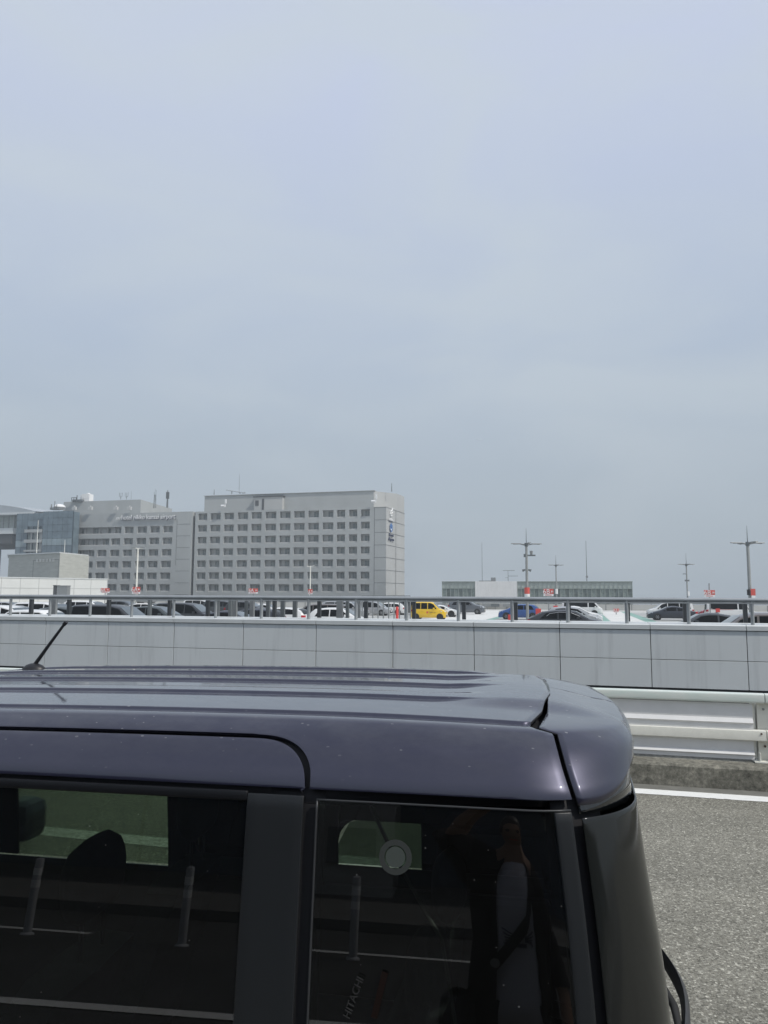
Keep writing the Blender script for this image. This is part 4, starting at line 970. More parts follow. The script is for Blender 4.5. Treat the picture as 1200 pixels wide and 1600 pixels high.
# ------------------------------------------------------------------ the dark violet grey box car in front
def metallic_paint():
    m = bpy.data.materials.new('violet grey metallic paint with dust'); m.use_nodes = True; t = m.node_tree; b = t.nodes['Principled BSDF']
    b.inputs['Metallic'].default_value = .5; b.inputs['Roughness'].default_value = .36
    b.inputs['Coat Weight'].default_value = 1; b.inputs['Coat Roughness'].default_value = .03; b.inputs['Coat IOR'].default_value = 1.55
    tcn = t.nodes.new('ShaderNodeTexCoord')
    mp_ = t.nodes.new('ShaderNodeMapping'); mp_.inputs['Scale'].default_value = (.55, 1, 1); t.links.new(tcn.outputs['Object'], mp_.inputs[0])
    v = t.nodes.new('ShaderNodeTexVoronoi'); v.inputs['Scale'].default_value = 130; t.links.new(mp_.outputs[0], v.inputs['Vector'])
    sp = t.nodes.new('ShaderNodeSeparateColor'); t.links.new(v.outputs['Color'], sp.inputs[0])
    # dried drops and grit: a few cells carry a small pale spot, mostly on surfaces that face up
    a = t.nodes.new('ShaderNodeMath'); a.operation = 'LESS_THAN'; t.links.new(v.outputs['Distance'], a.inputs[0])
    th = t.nodes.new('ShaderNodeMapRange'); th.inputs[1].default_value = .90; th.inputs[2].default_value = 1.0; th.inputs[3].default_value = 0; th.inputs[4].default_value = .30; t.links.new(sp.outputs[0], th.inputs[0]); t.links.new(th.outputs[0], a.inputs[1])
    g = t.nodes.new('ShaderNodeNewGeometry'); s2 = t.nodes.new('ShaderNodeSeparateXYZ'); t.links.new(g.outputs['Normal'], s2.inputs[0])
    up = t.nodes.new('ShaderNodeMapRange'); up.inputs[1].default_value = .45; up.inputs[2].default_value = .9; up.inputs[3].default_value = .005; up.inputs[4].default_value = .55; t.links.new(s2.outputs[2], up.inputs[0])
    n = t.nodes.new('ShaderNodeTexNoise'); n.inputs['Scale'].default_value = 3.0; n.inputs['Detail'].default_value = 5; t.links.new(tcn.outputs['Object'], n.inputs[0])
    nr = t.nodes.new('ShaderNodeMapRange'); nr.inputs[1].default_value = .35; nr.inputs[2].default_value = .65; t.links.new(n.outputs[0], nr.inputs[0])
    m1 = t.nodes.new('ShaderNodeMath'); m1.operation = 'MULTIPLY'; t.links.new(a.outputs[0], m1.inputs[0]); t.links.new(up.outputs[0], m1.inputs[1])
    m2 = t.nodes.new('ShaderNodeMath'); m2.operation = 'MULTIPLY'; t.links.new(m1.outputs[0], m2.inputs[0]); t.links.new(nr.outputs[0], m2.inputs[1])
    # thin even film of dust
    nf = t.nodes.new('ShaderNodeTexNoise'); nf.inputs['Scale'].default_value = 14; nf.inputs['Detail'].default_value = 6; nf.inputs['Roughness'].default_value = .7; t.links.new(mp_.outputs[0], nf.inputs[0])
    fm = t.nodes.new('ShaderNodeMapRange'); fm.inputs[1].default_value = .40; fm.inputs[2].default_value = .75; fm.inputs[3].default_value = .0; fm.inputs[4].default_value = .16; t.links.new(nf.outputs[0], fm.inputs[0])
    f2 = t.nodes.new('ShaderNodeMath'); f2.operation = 'MULTIPLY'; t.links.new(fm.outputs[0], f2.inputs[0]); t.links.new(up.outputs[0], f2.inputs[1])
    f3 = t.nodes.new('ShaderNodeMath'); f3.operation = 'MAXIMUM'; t.links.new(m2.outputs[0], f3.inputs[0]); t.links.new(f2.outputs[0], f3.inputs[1])
    d = t.nodes.new('ShaderNodeBsdfDiffuse'); d.inputs[0].default_value = (.33, .33, .33, 1)
    mx = t.nodes.new('ShaderNodeMixShader'); t.links.new(f3.outputs[0], mx.inputs[0]); t.links.new(b.outputs[0], mx.inputs[1]); t.links.new(d.outputs[0], mx.inputs[2])
    t.links.new(mx.outputs[0], t.nodes['Material Output'].inputs[0])
    b.inputs['Base Color'].default_value = (.0175, .0175, .038, 1)
    # faint orange peel
    ob = t.nodes.new('ShaderNodeTexNoise'); ob.inputs['Scale'].default_value = 260; ob.inputs['Detail'].default_value = 1; t.links.new(tcn.outputs['Object'], ob.inputs[0])
    bp = t.nodes.new('ShaderNodeBump'); bp.inputs['Strength'].default_value = .02; bp.inputs['Distance'].default_value = .002; t.links.new(ob.outputs[0], bp.inputs['Height']); t.links.new(bp.outputs[0], b.inputs['Coat Normal'])
    return m
M['paint'] = metallic_paint()
def glassmat(name, tint, strength=1.0):
    m = bpy.data.materials.new(name); m.use_nodes = True; t = m.node_tree; t.nodes.remove(t.nodes['Principled BSDF'])
    tr = t.nodes.new('ShaderNodeBsdfTransparent'); tr.inputs[0].default_value = (*tint, 1)
    gl = t.nodes.new('ShaderNodeBsdfGlossy'); gl.inputs['Roughness'].default_value = .006; gl.inputs[0].default_value = (strength, strength, strength, 1)
    fr = t.nodes.new('ShaderNodeFresnel'); fr.inputs[0].default_value = 1.52
    mx = t.nodes.new('ShaderNodeMixShader'); t.links.new(fr.outputs[0], mx.inputs[0]); t.links.new(tr.outputs[0], mx.inputs[1]); t.links.new(gl.outputs[0], mx.inputs[2])
    # thin dust on the pane
    tcn = t.nodes.new('ShaderNodeTexCoord'); v = t.nodes.new('ShaderNodeTexVoronoi'); v.inputs['Scale'].default_value = 75; t.links.new(tcn.outputs['Object'], v.inputs['Vector'])
    sp = t.nodes.new('ShaderNodeSeparateColor'); t.links.new(v.outputs['Color'], sp.inputs[0])
    th = t.nodes.new('ShaderNodeMapRange'); th.inputs[1].default_value = .9; th.inputs[2].default_value = 1; th.inputs[3].default_value = 0; th.inputs[4].default_value = .13; t.links.new(sp.outputs[0], th.inputs[0])
    a = t.nodes.new('ShaderNodeMath'); a.operation = 'LESS_THAN'; t.links.new(v.outputs['Distance'], a.inputs[0]); t.links.new(th.outputs[0], a.inputs[1])
    q = t.nodes.new('ShaderNodeMath'); q.operation = 'MULTIPLY_ADD'; q.inputs[1].default_value = .22; q.inputs[2].default_value = .006; t.links.new(a.outputs[0], q.inputs[0])
    d = t.nodes.new('ShaderNodeBsdfDiffuse'); d.inputs[0].default_value = (.4, .4, .38, 1)
    m2 = t.nodes.new('ShaderNodeMixShader'); t.links.new(q.outputs[0], m2.inputs[0]); t.links.new(mx.outputs[0], m2.inputs[1]); t.links.new(d.outputs[0], m2.inputs[2])
    t.links.new(m2.outputs[0], t.nodes['Material Output'].inputs[0]); return m
M['privacy'] = glassmat('dark privacy glass', (.24, .30, .245)); M['clear'] = glassmat('green side glass', (.48, .57, .47))
M['hatchglass'] = mat('dark tailgate glass', (.010, .011, .010), .10, 0)
M['hatchgloss'] = mat('piano black garnish', (.006, .007, .008), .03, 0, coat=1)
M['trimblack'] = mat('satin black trim', (.006, .0065, .008), .40, spec=.22, bump=.04, bscale=500)
M['sash'] = mat('matte black sash film', (.012, .0135, .015), .36, spec=.38, bump=.05, bscale=900)
M['liner'] = mat('dark inner shell', (.004, .004, .006), .75)
M['edge'] = mat('glass edge seal', (.028, .030, .032), .45)
M['cloth'] = mat('dark seat cloth', (.022, .026, .032), .8, var=.2, vscale=30, bump=.2, bscale=300)
M['interior'] = mat('dark interior plastic', (.030, .031, .033), .55)
M['headliner'] = mat('headliner', (.05, .052, .055), .9)

LV = [(.25,.700,.38,.16,-2.90,.3),(.60,.7375,.40,.18,-2.97,.35),(.98,.735,.302,.20,-2.84,.3),(1.30,.700,.280,.205,-2.58,.25),(1.50,.675,.256,.215,-2.38,.22),(1.648,.655,.245,.240,-2.24,.2),
      (1.700,.630,.250,.262,-2.18,.2),(1.745,.592,.256,.272,-2.11,.2),(1.772,.552,.244,.262,-2.06,.2),(1.783,.518,.222,.245,-2.02,.2),(1.7895,.42,.17,.20,-1.95,.2),(1.7935,.28,.12,.17,-1.9,.2),(1.7955,.14,.06,.13,-1.85,.13),(1.796,.001,.0,.001,-1.8,.001)]
NL = len(LV)
def lev(l):
    i = max(0, min(NL-2, int(math.floor(l)))); f = l-i; r = []
    for k in range(6):
        p0 = LV[max(0, i-1)][k]; p1 = LV[i][k]; p2 = LV[i+1][k]; p3 = LV[min(NL-1, i+2)][k]
        d1 = (p2-p0)/2 if i > 0 else p2-p1; d2 = (p3-p1)/2 if i < NL-2 else p2-p1
        if (p1-p0)*(p2-p1) <= 0: d1 = 0
        if (p2-p1)*(p3-p2) <= 0: d2 = 0
        lim = 2.5*abs(p2-p1); d1 = max(-lim, min(lim, d1)); d2 = max(-lim, min(lim, d2))
        r.append(p1+f*(d1+f*(3*(p2-p1)-2*d1-d2+f*(d1+d2-2*(p2-p1)))))
    return r
def l_of_z(z):
    a, b = 0.0, 9.0
    for _ in range(40):
        c = (a+b)/2
        if lev(c)[0] < z: a = c
        else: b = c
    return (a+b)/2
def sst(a, b, x):
    t = max(0, min(1, (x-a)/(b-a))); return t*t*(3-2*t)
def zadj(x, y, z):
    k = sst(1.648, 1.78, z); d = x+.45
    s = (.0115*d*d if d < 0 else .040*d*d)+(.10*(x+1.55)**2 if x < -1.55 else 0)
    bump = .015*(1-sst(.27, .36, abs(y)))*sst(-.22, .0, x)*(1-sst(.05, .24, x))*sst(1.77, 1.785, z)
    return z-s*k+bump
HX, HY = -1.30, 2.16
def pt(s, l, side=-1, off=0.0):
    z, w_, XR, r, XF, rF = lev(l); w_ -= off; XR -= off; XF += off; r = max(min(r, w_-.0005), .0005); rF = max(min(rF, w_-.0005), .0005)
    xc = XR-r; xf = XF+rF
    if xf <= s <= xc: x, y = s, w_
    elif s > xc:
        u = s-xc; A = r*pi/2
        if u <= A: a = u/r; x = xc+r*sin(a); y = w_-r+r*cos(a)
        else: x = XR; y = max(0.0, w_-r-(u-A))
        if l < 9.5: x += .022*(1-min(1, y/max(.01, w_-r))**2)
    else:
        u = xf-s; A = rF*pi/2
        if u <= A: a = u/rF; x = xf-rF*sin(a); y = w_-rF+rF*cos(a)
        else: x = XF; y = max(0.0, w_-rF-(u-A))
        if l < 9.5: x -= .10*(1-(y/w_)**2)
    return (x-HX, side*y, zadj(x, y, z)-off*sst(6.3, 8.3, l))
def s_center(l, off=0.0):
    z, w_, XR, r, XF, rF = lev(l); w_ -= off; r = max(min(r, w_-.0005), .0005); return XR-off-r+r*pi/2+(w_-r)
def s_front(l, off=0.0):
    z, w_, XR, r, XF, rF = lev(l); w_ -= off; rF = max(min(rF, w_-.0005), .0005); return XF+off+rF-rF*pi/2-(w_-rF)
def xh(l):
    z = lev(l)[0]
    return interp([(.25, .17), (.98, .155), (1.32, .138), (1.46, .128), (1.647, .11), (1.716, .090), (1.771, .077), (1.80, .07)], z)
def seam(l):
    if l <= 8.2: return xh(l)
    if l < 8.95: t = (l-8.2)/.75; return xh(8.2)+(.030-xh(8.2))*t
    return interp([(0, .092), (.15, .090), (.35, .062), (.52, .030), (.56, .030)], lev(l)[1])
def lin(a, b, n): return [a+(b-a)*k/(n-1) for k in range(n)]
def patch(name, m, sA, sB, lA, lB, side=-1, nu=30, nv=8, solid=.009, bevel=.0022, parent=None, us=None, off=0.0, smooth=None, rim=None):
    f = lambda q, *a: q(*a) if callable(q) else q
    rows = []; us = us or lin(0, 1, nu)
    for v in lin(0, 1, nv):
        row = []
        for u in us:
            s_m = f(sA, (f(lA, 0)+f(lB, 0))/2)+u*(f(sB, (f(lA, 0)+f(lB, 0))/2)-f(sA, (f(lA, 0)+f(lB, 0))/2))
            la = f(lA, s_m); lb = f(lB, s_m); l = la+(lb-la)*v
            s = f(sA, l)+u*(f(sB, l)-f(sA, l)); row.append(pt(s, l, side, off))
        rows.append(row)
    b = MB(); b.grid(rows if side < 0 else [list(reversed(r)) for r in rows])
    o = b.build(name, m, parent, recalc=False, smooth=60, solid=solid, bevel=bevel)
    if rim: o.data.materials.append(rim); o.modifiers['solid'].material_offset_rim = 1
    return o

CA = radians(4.6)
cr_ = Matrix.Rotation(CA, 3, 'Z')@Vector((HX, HY, 0))
car = thing('parked_car', 'large dark violet grey boxy car with dusty roof filling the foreground', 'car', (cr_.x, cr_.y, 0), CA)
LW = l_of_z(1.661); LG = l_of_z(1.640); LB = l_of_z(.985); XD = -.4255; LS = 7.0; LT = 9.0
GAP = .010
# roof side rails with the rounded cut-out of the sliding door
arc = [(XD-.13*(1-sin(a)), a) for a in lin(0, pi/2, 14)]
def seam_l(s):                    # upper edge of the door as a function of s
    if s <= XD-.13: return LS
    if s >= XD: return LW-.02
    u = (s-(XD-.13))/.13; zz = 1.645+(1.745-1.645)*(1-u**2.6)**(1/2.6)
    return l_of_z(zz)
us_door = sorted(set([k/40*(.86) for k in range(41)]+[1-.13/1.6*(1-sin(a)) for a in lin(0, pi/2, 24)]))
for side in (-1, 1):
    # roof side above the door up to the ditch: the arc itself is part of this panel's lower edge
    def low(s):
        if s < XD-.13-GAP*0: return LS+.22
        if s < XD+GAP:
            u = (s-(XD-.13))/(.13+GAP); zz = 1.661+(1.7515-1.661)*(1-u**2.6)**(1/2.6) if u < 1 else 1.661
            return l_of_z(zz)
        return LW
    total0, total1 = -2.0, .08
    fr = []
    for s in [-2.0+k*(1.44/40) for k in range(41)]+[XD-.13+(.13+GAP)*sin(a) for a in lin(0, pi/2, 26)][1:]+[XD+GAP+.012+k*(.08-(XD+GAP+.012))/24 for k in range(25)]:
        fr.append((s-total0)/(total1-total0))
    b_us = sorted(set(round(x, 5) for x in fr))
    rows = []
    for v in lin(0, 1, 16):
        row = []
        for u in b_us:
            s0 = total0+u*(total1-total0); l = low(s0)+(LT-low(s0))*v
            k = sst(.0, 1, (s0-(-.3))/(total1+.3)) if s0 > -.3 else 0
            s = s0+k*(seam(l)-.004-total1) if s0 > -.3 else s0
            row.append(pt(s, l, side))
        rows.append(row)
    b = MB(); b.grid(rows if side < 0 else [list(reversed(r)) for r in rows])
    b.build('roof_side', M['paint'], car, recalc=False, smooth=60, solid=.009, bevel=.0022)
# doors on both sides
for side in (-1, 1):
    d = patch('sliding_door', M['paint'], -1.28, XD, LW, seam_l, side, us=[(x) for x in sorted(set(list(lin(0, .80, 24))+[1-.13/(1.28+XD)*(1-sin(a)) if False else 1-(.13/.8545)*(1-sin(a)) for a in lin(0, pi/2, 26)]))], nv=10, parent=car)
    patch('door_skin', M['paint'], -1.28, XD-.001, l_of_z(.36), LB, side, nu=20, nv=12, parent=d)
    if side < 0: patch('door_sash', M['sash'], -.545, XD-.001, LB+.02, l_of_z(1.648), side, nu=6, nv=14, parent=d, solid=.007)
    patch('window_channel', M['trimblack'], -1.28, -.545 if side < 0 else XD-.001, LG-.06, l_of_z(1.6525), side, nu=20, nv=3, parent=d, solid=.010, bevel=.003)
    q = MB(); hx = -.62; p = pt(hx, l_of_z(.90), side); q.box(p[0]-.16, p[0]+.02, min(p[1], p[1]+side*.035), max(p[1], p[1]+side*.035), .885, .915); q.build('handle', M['paint'], d, bevel=.008)
    d2 = patch('front_door', M['paint'], -2.02, -1.29, LW, LS, side, nu=24, nv=8, parent=car)
    patch('door_skin', M['paint'], -2.15, -1.29, l_of_z(.36), LB, side, nu=20, nv=12, parent=d2)
    patch('door_sash', M['sash'], -1.335, -1.29, LB+.02, l_of_z(1.648), side, nu=4, nv=12, parent=d2, solid=.007)
    patch('window', M['clear'], -2.02, -1.337, LB+.02, LG+.05, side, nu=10, nv=10, parent=d2, solid=0, bevel=0, off=.004)
    q = MB(); p = pt(-2.12, l_of_z(1.02), side); q.box(p[0]-.06, p[0]+.09, min(p[1]+side*.05, p[1]+side*.22), max(p[1]+side*.05, p[1]+side*.22), 1.0, 1.17); q.build('mirror', M['paint'], d2, bevel=.045)
    if side < 0:
        patch('side_window', M['privacy'], -1.25, -.5455, LB+.02, LG+.04, side, nu=14, nv=14, parent=d, solid=0, bevel=0, off=.006)
        qw = patch('quarter_window', M['privacy'], -.396, lambda l: xh(l)-.046, LB+.02, l_of_z(1.6395), side, nu=14, nv=14, parent=car, solid=0, bevel=0, off=.003)
        patch('glass_edge', M['edge'], -.4005, lambda l: xh(l)-.012, l_of_z(1.6405), l_of_z(1.6440), side, nu=20, nv=3, parent=qw, solid=.006, bevel=0)
        patch('glass_edge', M['edge'], -.4005, -.3970, LB+.02, l_of_z(1.6403), side, nu=3, nv=20, parent=qw, solid=.006, bevel=0)
        patch('rear_pillar_strip', M['sash'], lambda l: xh(l)-.0455, lambda l: xh(l)-.010, LB+.02, l_of_z(1.6395), side, nu=5, nv=20, parent=car, solid=.006)
    else:
        patch('dark_window', M['hatchgloss'], -1.275, -.685, LB+.02, LG+.04, side, nu=12, nv=12, parent=d, solid=.004, bevel=0, off=.002)
        def qtop(s): u = max(0, min(1, (-.585-s)/.095)); return l_of_z(1.21-.10*(1-sqrt(max(0, 1-u*u))))
        patch('quarter_trim', M['hatchgloss'], -.70, -.575, qtop, l_of_z(1.214), side, nu=14, nv=3, parent=car, solid=.004, bevel=0)
        qw = patch('quarter_window', glassmat('darker privacy glass', (.17, .215, .175)), -.68, lambda l: -.36, l_of_z(1.04), qtop, side, nu=8, nv=8, parent=car, solid=0, bevel=0, off=.003)
        patch('quarter_trim', M['hatchgloss'], -.70, lambda l: xh(l)-.002, l_of_z(1.205), l_of_z(1.662), side, nu=8, nv=8, parent=car, solid=.006)
        patch('quarter_trim', M['hatchgloss'], -.362, lambda l: xh(l)-.002, LB-.02, l_of_z(1.212), side, nu=8, nv=8, parent=car, solid=.006)
    patch('rear_wing', M['paint'], XD+GAP, lambda l: xh(l)-.006, l_of_z(.36), LB, side, nu=20, nv=12, parent=car)
    patch('front_wing', M['paint'], lambda l: s_front(l), -2.16, l_of_z(.36), LB, side, nu=26, nv=12, parent=car)
    patch('front_pillar', M['trimblack'], -2.16, -2.02, LB+.02, LG, side, nu=5, nv=10, parent=car)
    patch('sill', M['trimblack'], lambda l: s_front(l), lambda l: s_center(l), 0.0, l_of_z(.352), side, nu=50, nv=4, parent=car)
    patch('windscreen_pane', M['clear'], lambda l: s_front(l), lambda l: max(s_front(l)+.3, -2.17-.0), LB+.03, l_of_z(1.69), side, nu=16, nv=12, parent=car, solid=0, bevel=0)
    patch('roof_front_edge', M['paint'], lambda l: s_front(l), -2.02, l_of_z(1.695), LT+.0, side, nu=14, nv=8, parent=car)
    # tail
    def sp_low(s): return l_of_z(1.6495+.062*sst(.07, .29, s))
    patch('spoiler', M['paint'], lambda l: seam(l)+.006+.008*sst(8.4, 9.2, l), lambda l: s_center(l), sp_low, NL-1.02, side, nu=44, nv=46, parent=car, solid=.006, bevel=0, rim=M['liner'])
    patch('spoiler_underside', M['hatchgloss'], lambda l: xh(l)+.006, lambda l: s_center(l), l_of_z(1.632), lambda s: sp_low(s)-.03, side, nu=40, nv=6, parent=car, solid=.004, bevel=0, off=.008)
    patch('tailgate_glass', M['hatchglass'], lambda l: xh(l)+.010, lambda l: s_center(l), LB, l_of_z(1.628), side, nu=50, nv=34, parent=car, solid=.006)
    patch('tailgate', M['paint'], lambda l: xh(l)+.02, lambda l: s_center(l), l_of_z(.60), LB-.03, side, nu=36, nv=10, parent=car)
    patch('bumper', M['paint'], lambda l: xh(l)+.0, lambda l: s_center(l), l_of_z(.355), l_of_z(.592), side, nu=36, nv=8, parent=car, off=-.012)
    # dark shell under the seams
    for (a, b_, c, d_, nm) in ((-2.1, lambda l: s_center(l, .014), l_of_z(1.63), 8.7, 'inner_shell'), (-.50 if side < 0 else -.74, -.385 if side < 0 else -.675, LB-.1, l_of_z(1.66), 'inner_shell'), (lambda l: xh(l)-.05, lambda l: xh(l)+.06, LB-.1, l_of_z(1.66), 'inner_shell'), (-1.36, -1.26, LB-.1, l_of_z(1.66), 'inner_shell')):
        patch(nm, M['liner'], a, b_, c, d_, side, nu=60 if nm and c > 5 else 6, nv=14, parent=car, solid=.003, bevel=0, off=.016)
    patch('inner_shell', M['liner'], lambda l: s_front(l, .016), lambda l: s_center(l, .016), 0.1, LB+.01, side, nu=60, nv=8, parent=car, solid=.003, bevel=0, off=.016)
# roof panel with beads; its near edge steps down into the ditch
RIB = [(-.36, -.30, .02), (-.22, -.10, -.01), (.02, .14, -.03), (.22, .30, -.05)]
# measured near edges of the beads (car frame y): turned into centre-relative values
RIBN = [-.275, -.035, .19, .40]
def roofz(x, y):
    # x in car frame, y relative to the centre line
    w_ = abs(y); l = None
    z = 1.783+.013*(1-min(1, (w_/.518))**2)
    z = zadj(x, y, z)
    end = 1-sst(-.17, -.02, x+.0)
    for k, yn in enumerate(RIBN):
        wd = .075
        if yn-.012 < y < yn+wd+.05:
            e = end if k else 1-sst(-.20, -.06, x)
            z += .0075*sst(yn-.010, yn, y)*(1-sst(yn+wd-.02, yn+wd+.04, y))*e*sst(-2.0, -1.8, x)
    z += .007*(1-sst(.478, .487, w_))-.004
    return z
ys = sorted(set([round(v, 4) for v in lin(-.516, .516, 60)]+[round(yn+d, 4) for yn in RIBN for d in (-.012, -.0100, -.0075, -.005, -.0025, 0, .004, .03, .055, .075, .115)]+[round(s*v, 4) for s in (-1, 1) for v in (.475, .478, .480, .4825, .485, .487, .490, .5)]))
rows = []
for y in ys:
    xe = interp([(0, .092), (.15, .090), (.35, .062), (.52, .026)], abs(y))-.008
    row = []
    for u in lin(0, 1, 110):
        x = -2.0+(xe+2.0)*u; row.append((x-HX, y, roofz(x, y)))
    rows.append(row)
b = MB(); b.grid(rows); o = b.build('roof_panel', M['paint'], car, recalc=False, smooth=75, solid=.008, bevel=0); o.data.materials.append(M['liner']); o.modifiers['solid'].material_offset_rim = 1
# aerial
an = MB(); y0 = .30; x0 = -1.70; z0 = roofz(x0, y0)
an.lathe([(.030, 0), (.028, .012), (.020, .022), (.010, .028), (0, .029)], 18); ao = an.build('aerial_base', M['black'], car, smooth=50); ao.location = (x0-HX, y0, z0-.002); ao.scale = (1.5, 1, 1)
dz = .150; q = MB(); q.path([(0, 0, .02), (.055, 0, .02+dz*.5), (.112, 0, .02+dz)], [.0072, .0056, .0048], 10); q.path([(.108, 0, .02+dz*.97), (.118, 0, .02+dz*1.04)], [.0070, .0070], 10); q.build('aerial_rod', M['black'], ao, smooth=50).scale = (1/1.5, 1, 1)
# rear wiper
wp = MB(); gx = .332
def g(x, y, z): return (x-HX, y-HY, z)
rows = []
for k in range(12):
    t = k/11; y = 2.24-.42*t; z = 1.098-.01*t-.05*t*t
    bow = .035+.030*sin(pi*min(1, t*1.15))
    x = gx+bow-.02*t; wd = .020+.012*sin(pi*t); rows.append([g(x, y, z+.010), g(x+.010, y, z-.003), g(x+.010, y, z-wd), g(x-.004, y, z-wd-.006), g(x-.010, y, z-wd*.4)])
wp.grid(rows, True); wp.cap(rows[0]); wp.cap(rows[-1], True); wo = wp.build('rear_wiper', mat('grey black wiper plastic', (.035, .037, .043), .42), car, smooth=50)
q = MB(); q.path([g(gx+.012, 2.16, 1.07), g(gx+.028, 2.02, 1.064), g(gx+.012, 1.80, 1.05)], [.007, .010, .007], 8); q.path([g(gx-.006, 2.20, 1.062), g(gx-.010, 1.95, 1.058), g(gx-.03, 1.70, 1.05)], .006, 8); q.build('wiper_blade', M['rubber'], wo, smooth=50)
q = MB(); q.tube(g(gx-.02, 1.86, 1.035), g(gx+.05, 1.86, 1.035), .028, .022, 14); q.build('wiper_pivot', M['black'], wo, smooth=40)
# wheels, lamps, plates
for xw in (-2.42, .02):
    for s in (-1, 1):
        q = MB(); q.lathe([(.345, s*.60), (.345, s*.742), (0, s*.742)], 30, 'y', (xw-HX, 0, .30)); q.build('wheel_arch', M['black'], car)
        a = MB(); r = .285; a.lathe([(r*.64, -.08), (r*.94, -.082), (r, -.06), (r, .06), (r*.94, .082), (r*.64, .08)], 36, 'y'); t = a.build('wheel', M['rubber'], car, smooth=35); t.location = (xw-HX, s*.675, r)
        a = MB(); a.lathe([(r*.65, s*.075), (r*.6, s*.06), (.05, s*.07), (0, s*.075)], 30, 'y')
        for k in range(7): q_ = 2*pi*k/7; a.path([(cos(q_)*.04, s*.078, sin(q_)*.04), (cos(q_)*r*.62, s*.074, sin(q_)*r*.62)], .018, 6)
        a.build('rim', M['alloy'], t, smooth=35)
for s in (-1, 1):
    patch('tail_light', M['taillamp'], lambda l: xh(l)+.03, lambda l: lev(l)[2]-lev(l)[3]+.16, l_of_z(.70), l_of_z(.94), s, nu=8, nv=6, parent=car, solid=.006, off=-.014)
    patch('headlight', M['headlamp'], lambda l: lev(l)[4]-.02, lambda l: lev(l)[4]+.42, l_of_z(.66), l_of_z(.86), s, nu=10, nv=6, parent=car, solid=.006, off=-.012)
q = MB(); q.box(.44+.03-HX, .45+.03-HX, -.165, .165, .66, .825); q.build('number_plate', M['plate'], car)
# bonnet
rows = []
for k in range(14):
    t = k/13; x = -2.86+.02+(.50)*t; z = .98+.10*t-.03*(1-t)**2; rows.append([(x-.08*(1-(v)**2)-HX, v*.70, z-.05*v**4) for v in lin(-1, 1, 15)])
b = MB(); b.grid(rows); b.build('bonnet', M['paint'], car, smooth=60, recalc=False)
# interior
q = MB(); q.box(-2.0-HX, .20-HX, -.62, .62, .34, .40); q.build('floor', M['interior'], car)
patch('sill_lining', M['interior'], -1.28, .08, LB-.35, l_of_z(1.045), 1, nu=10, nv=4, parent=car, solid=.004, bevel=0, off=.03)
q = MB(); q.box(-.03-HX, .14-HX, -.49, .49, 1.745, 1.757); q.build('rear_roof_frame', M['liner'], car)
q = MB(); q.box(-1.95-HX, .05-HX, -.47, .47, 1.715, 1.735); q.build('headliner', M['headliner'], car)
q = MB(); q.box(-2.55-HX, -2.1-HX, -.62, .62, .75, 1.0); q.build('dashboard', M['interior'], car, bevel=.04)
for s in (-1, 1):
    q = MB(); q.box(-1.28-HX, .10-HX, min(s*.66, s*.60), max(s*.66, s*.60), .4, 1.0); q.build('door_lining', M['interior'], car, bevel=.02)
q = MB(); q.path([(-1.98-HX, 0, 1.62), (-1.95-HX, 0, 1.56)], .012, 8); q.box(-1.97-HX, -1.94-HX, -.13, .13, 1.50, 1.57); q.build('rear_view_mirror', M['black'], car, bevel=.01)
def seat(x, y, wd, ht=1.12):
    so = MB(); so.box(x-.26-HX, x+.22-HX, y-wd, y+wd, .55, .70); o = so.build('seat', M['cloth'], car, bevel=.05)
    r = MB(); r.grid([[(x+.16+.16*t-HX+dx, y+dy*wd*(1-.18*t*t), .62+(ht-.62)*t) for dx, dy in ((-.05, -1), (-.08, -.5), (-.08, .5), (-.05, 1), (.05, .95), (.06, 0), (.05, -.95))] for t in lin(0, 1, 8)], True)
    r.cap([(x+.32-HX+dx, y+dy*wd*.82, ht) for dx, dy in ((-.05, -1), (-.08, -.5), (-.08, .5), (-.05, 1), (.05, .95), (.06, 0), (.05, -.95))])
    r.build('seat_back', M['cloth'], o, smooth=70)
    return o
def headrest(o, x, y, z0):
    r = MB(); rows = []
    for t in lin(0, 1, 9):
        zz = z0+.19*t; k = (1-abs(2*t-1)**3)**.5 if 0 < t < 1 else .25
        rows.append([(x-HX+cos(a)*.055*k, y+sin(a)*.125*(.35+.65*k), zz) for a in [2*pi*j/16 for j in range(16)]])
    r.grid(rows, True); r.cap(rows[0], True); r.cap(rows[-1])
    for s in (-1, 1): r.tube((x-HX, y+s*.05, z0-.09), (x-HX, y+s*.05, z0+.02), .006, n=6)
    r.build('headrest', M['cloth'], o, smooth=60)
o = seat(-1.42, -.32, .24); headrest(o, -1.07, -.32, 1.24)
o = seat(-1.42, .32, .24); headrest(o, -1.07, .32, 1.24)
o = seat(-.55, 0, .52, 1.00); headrest(o, -.22, -.28, 1.06); headrest(o, -.22, .28, 1.06)
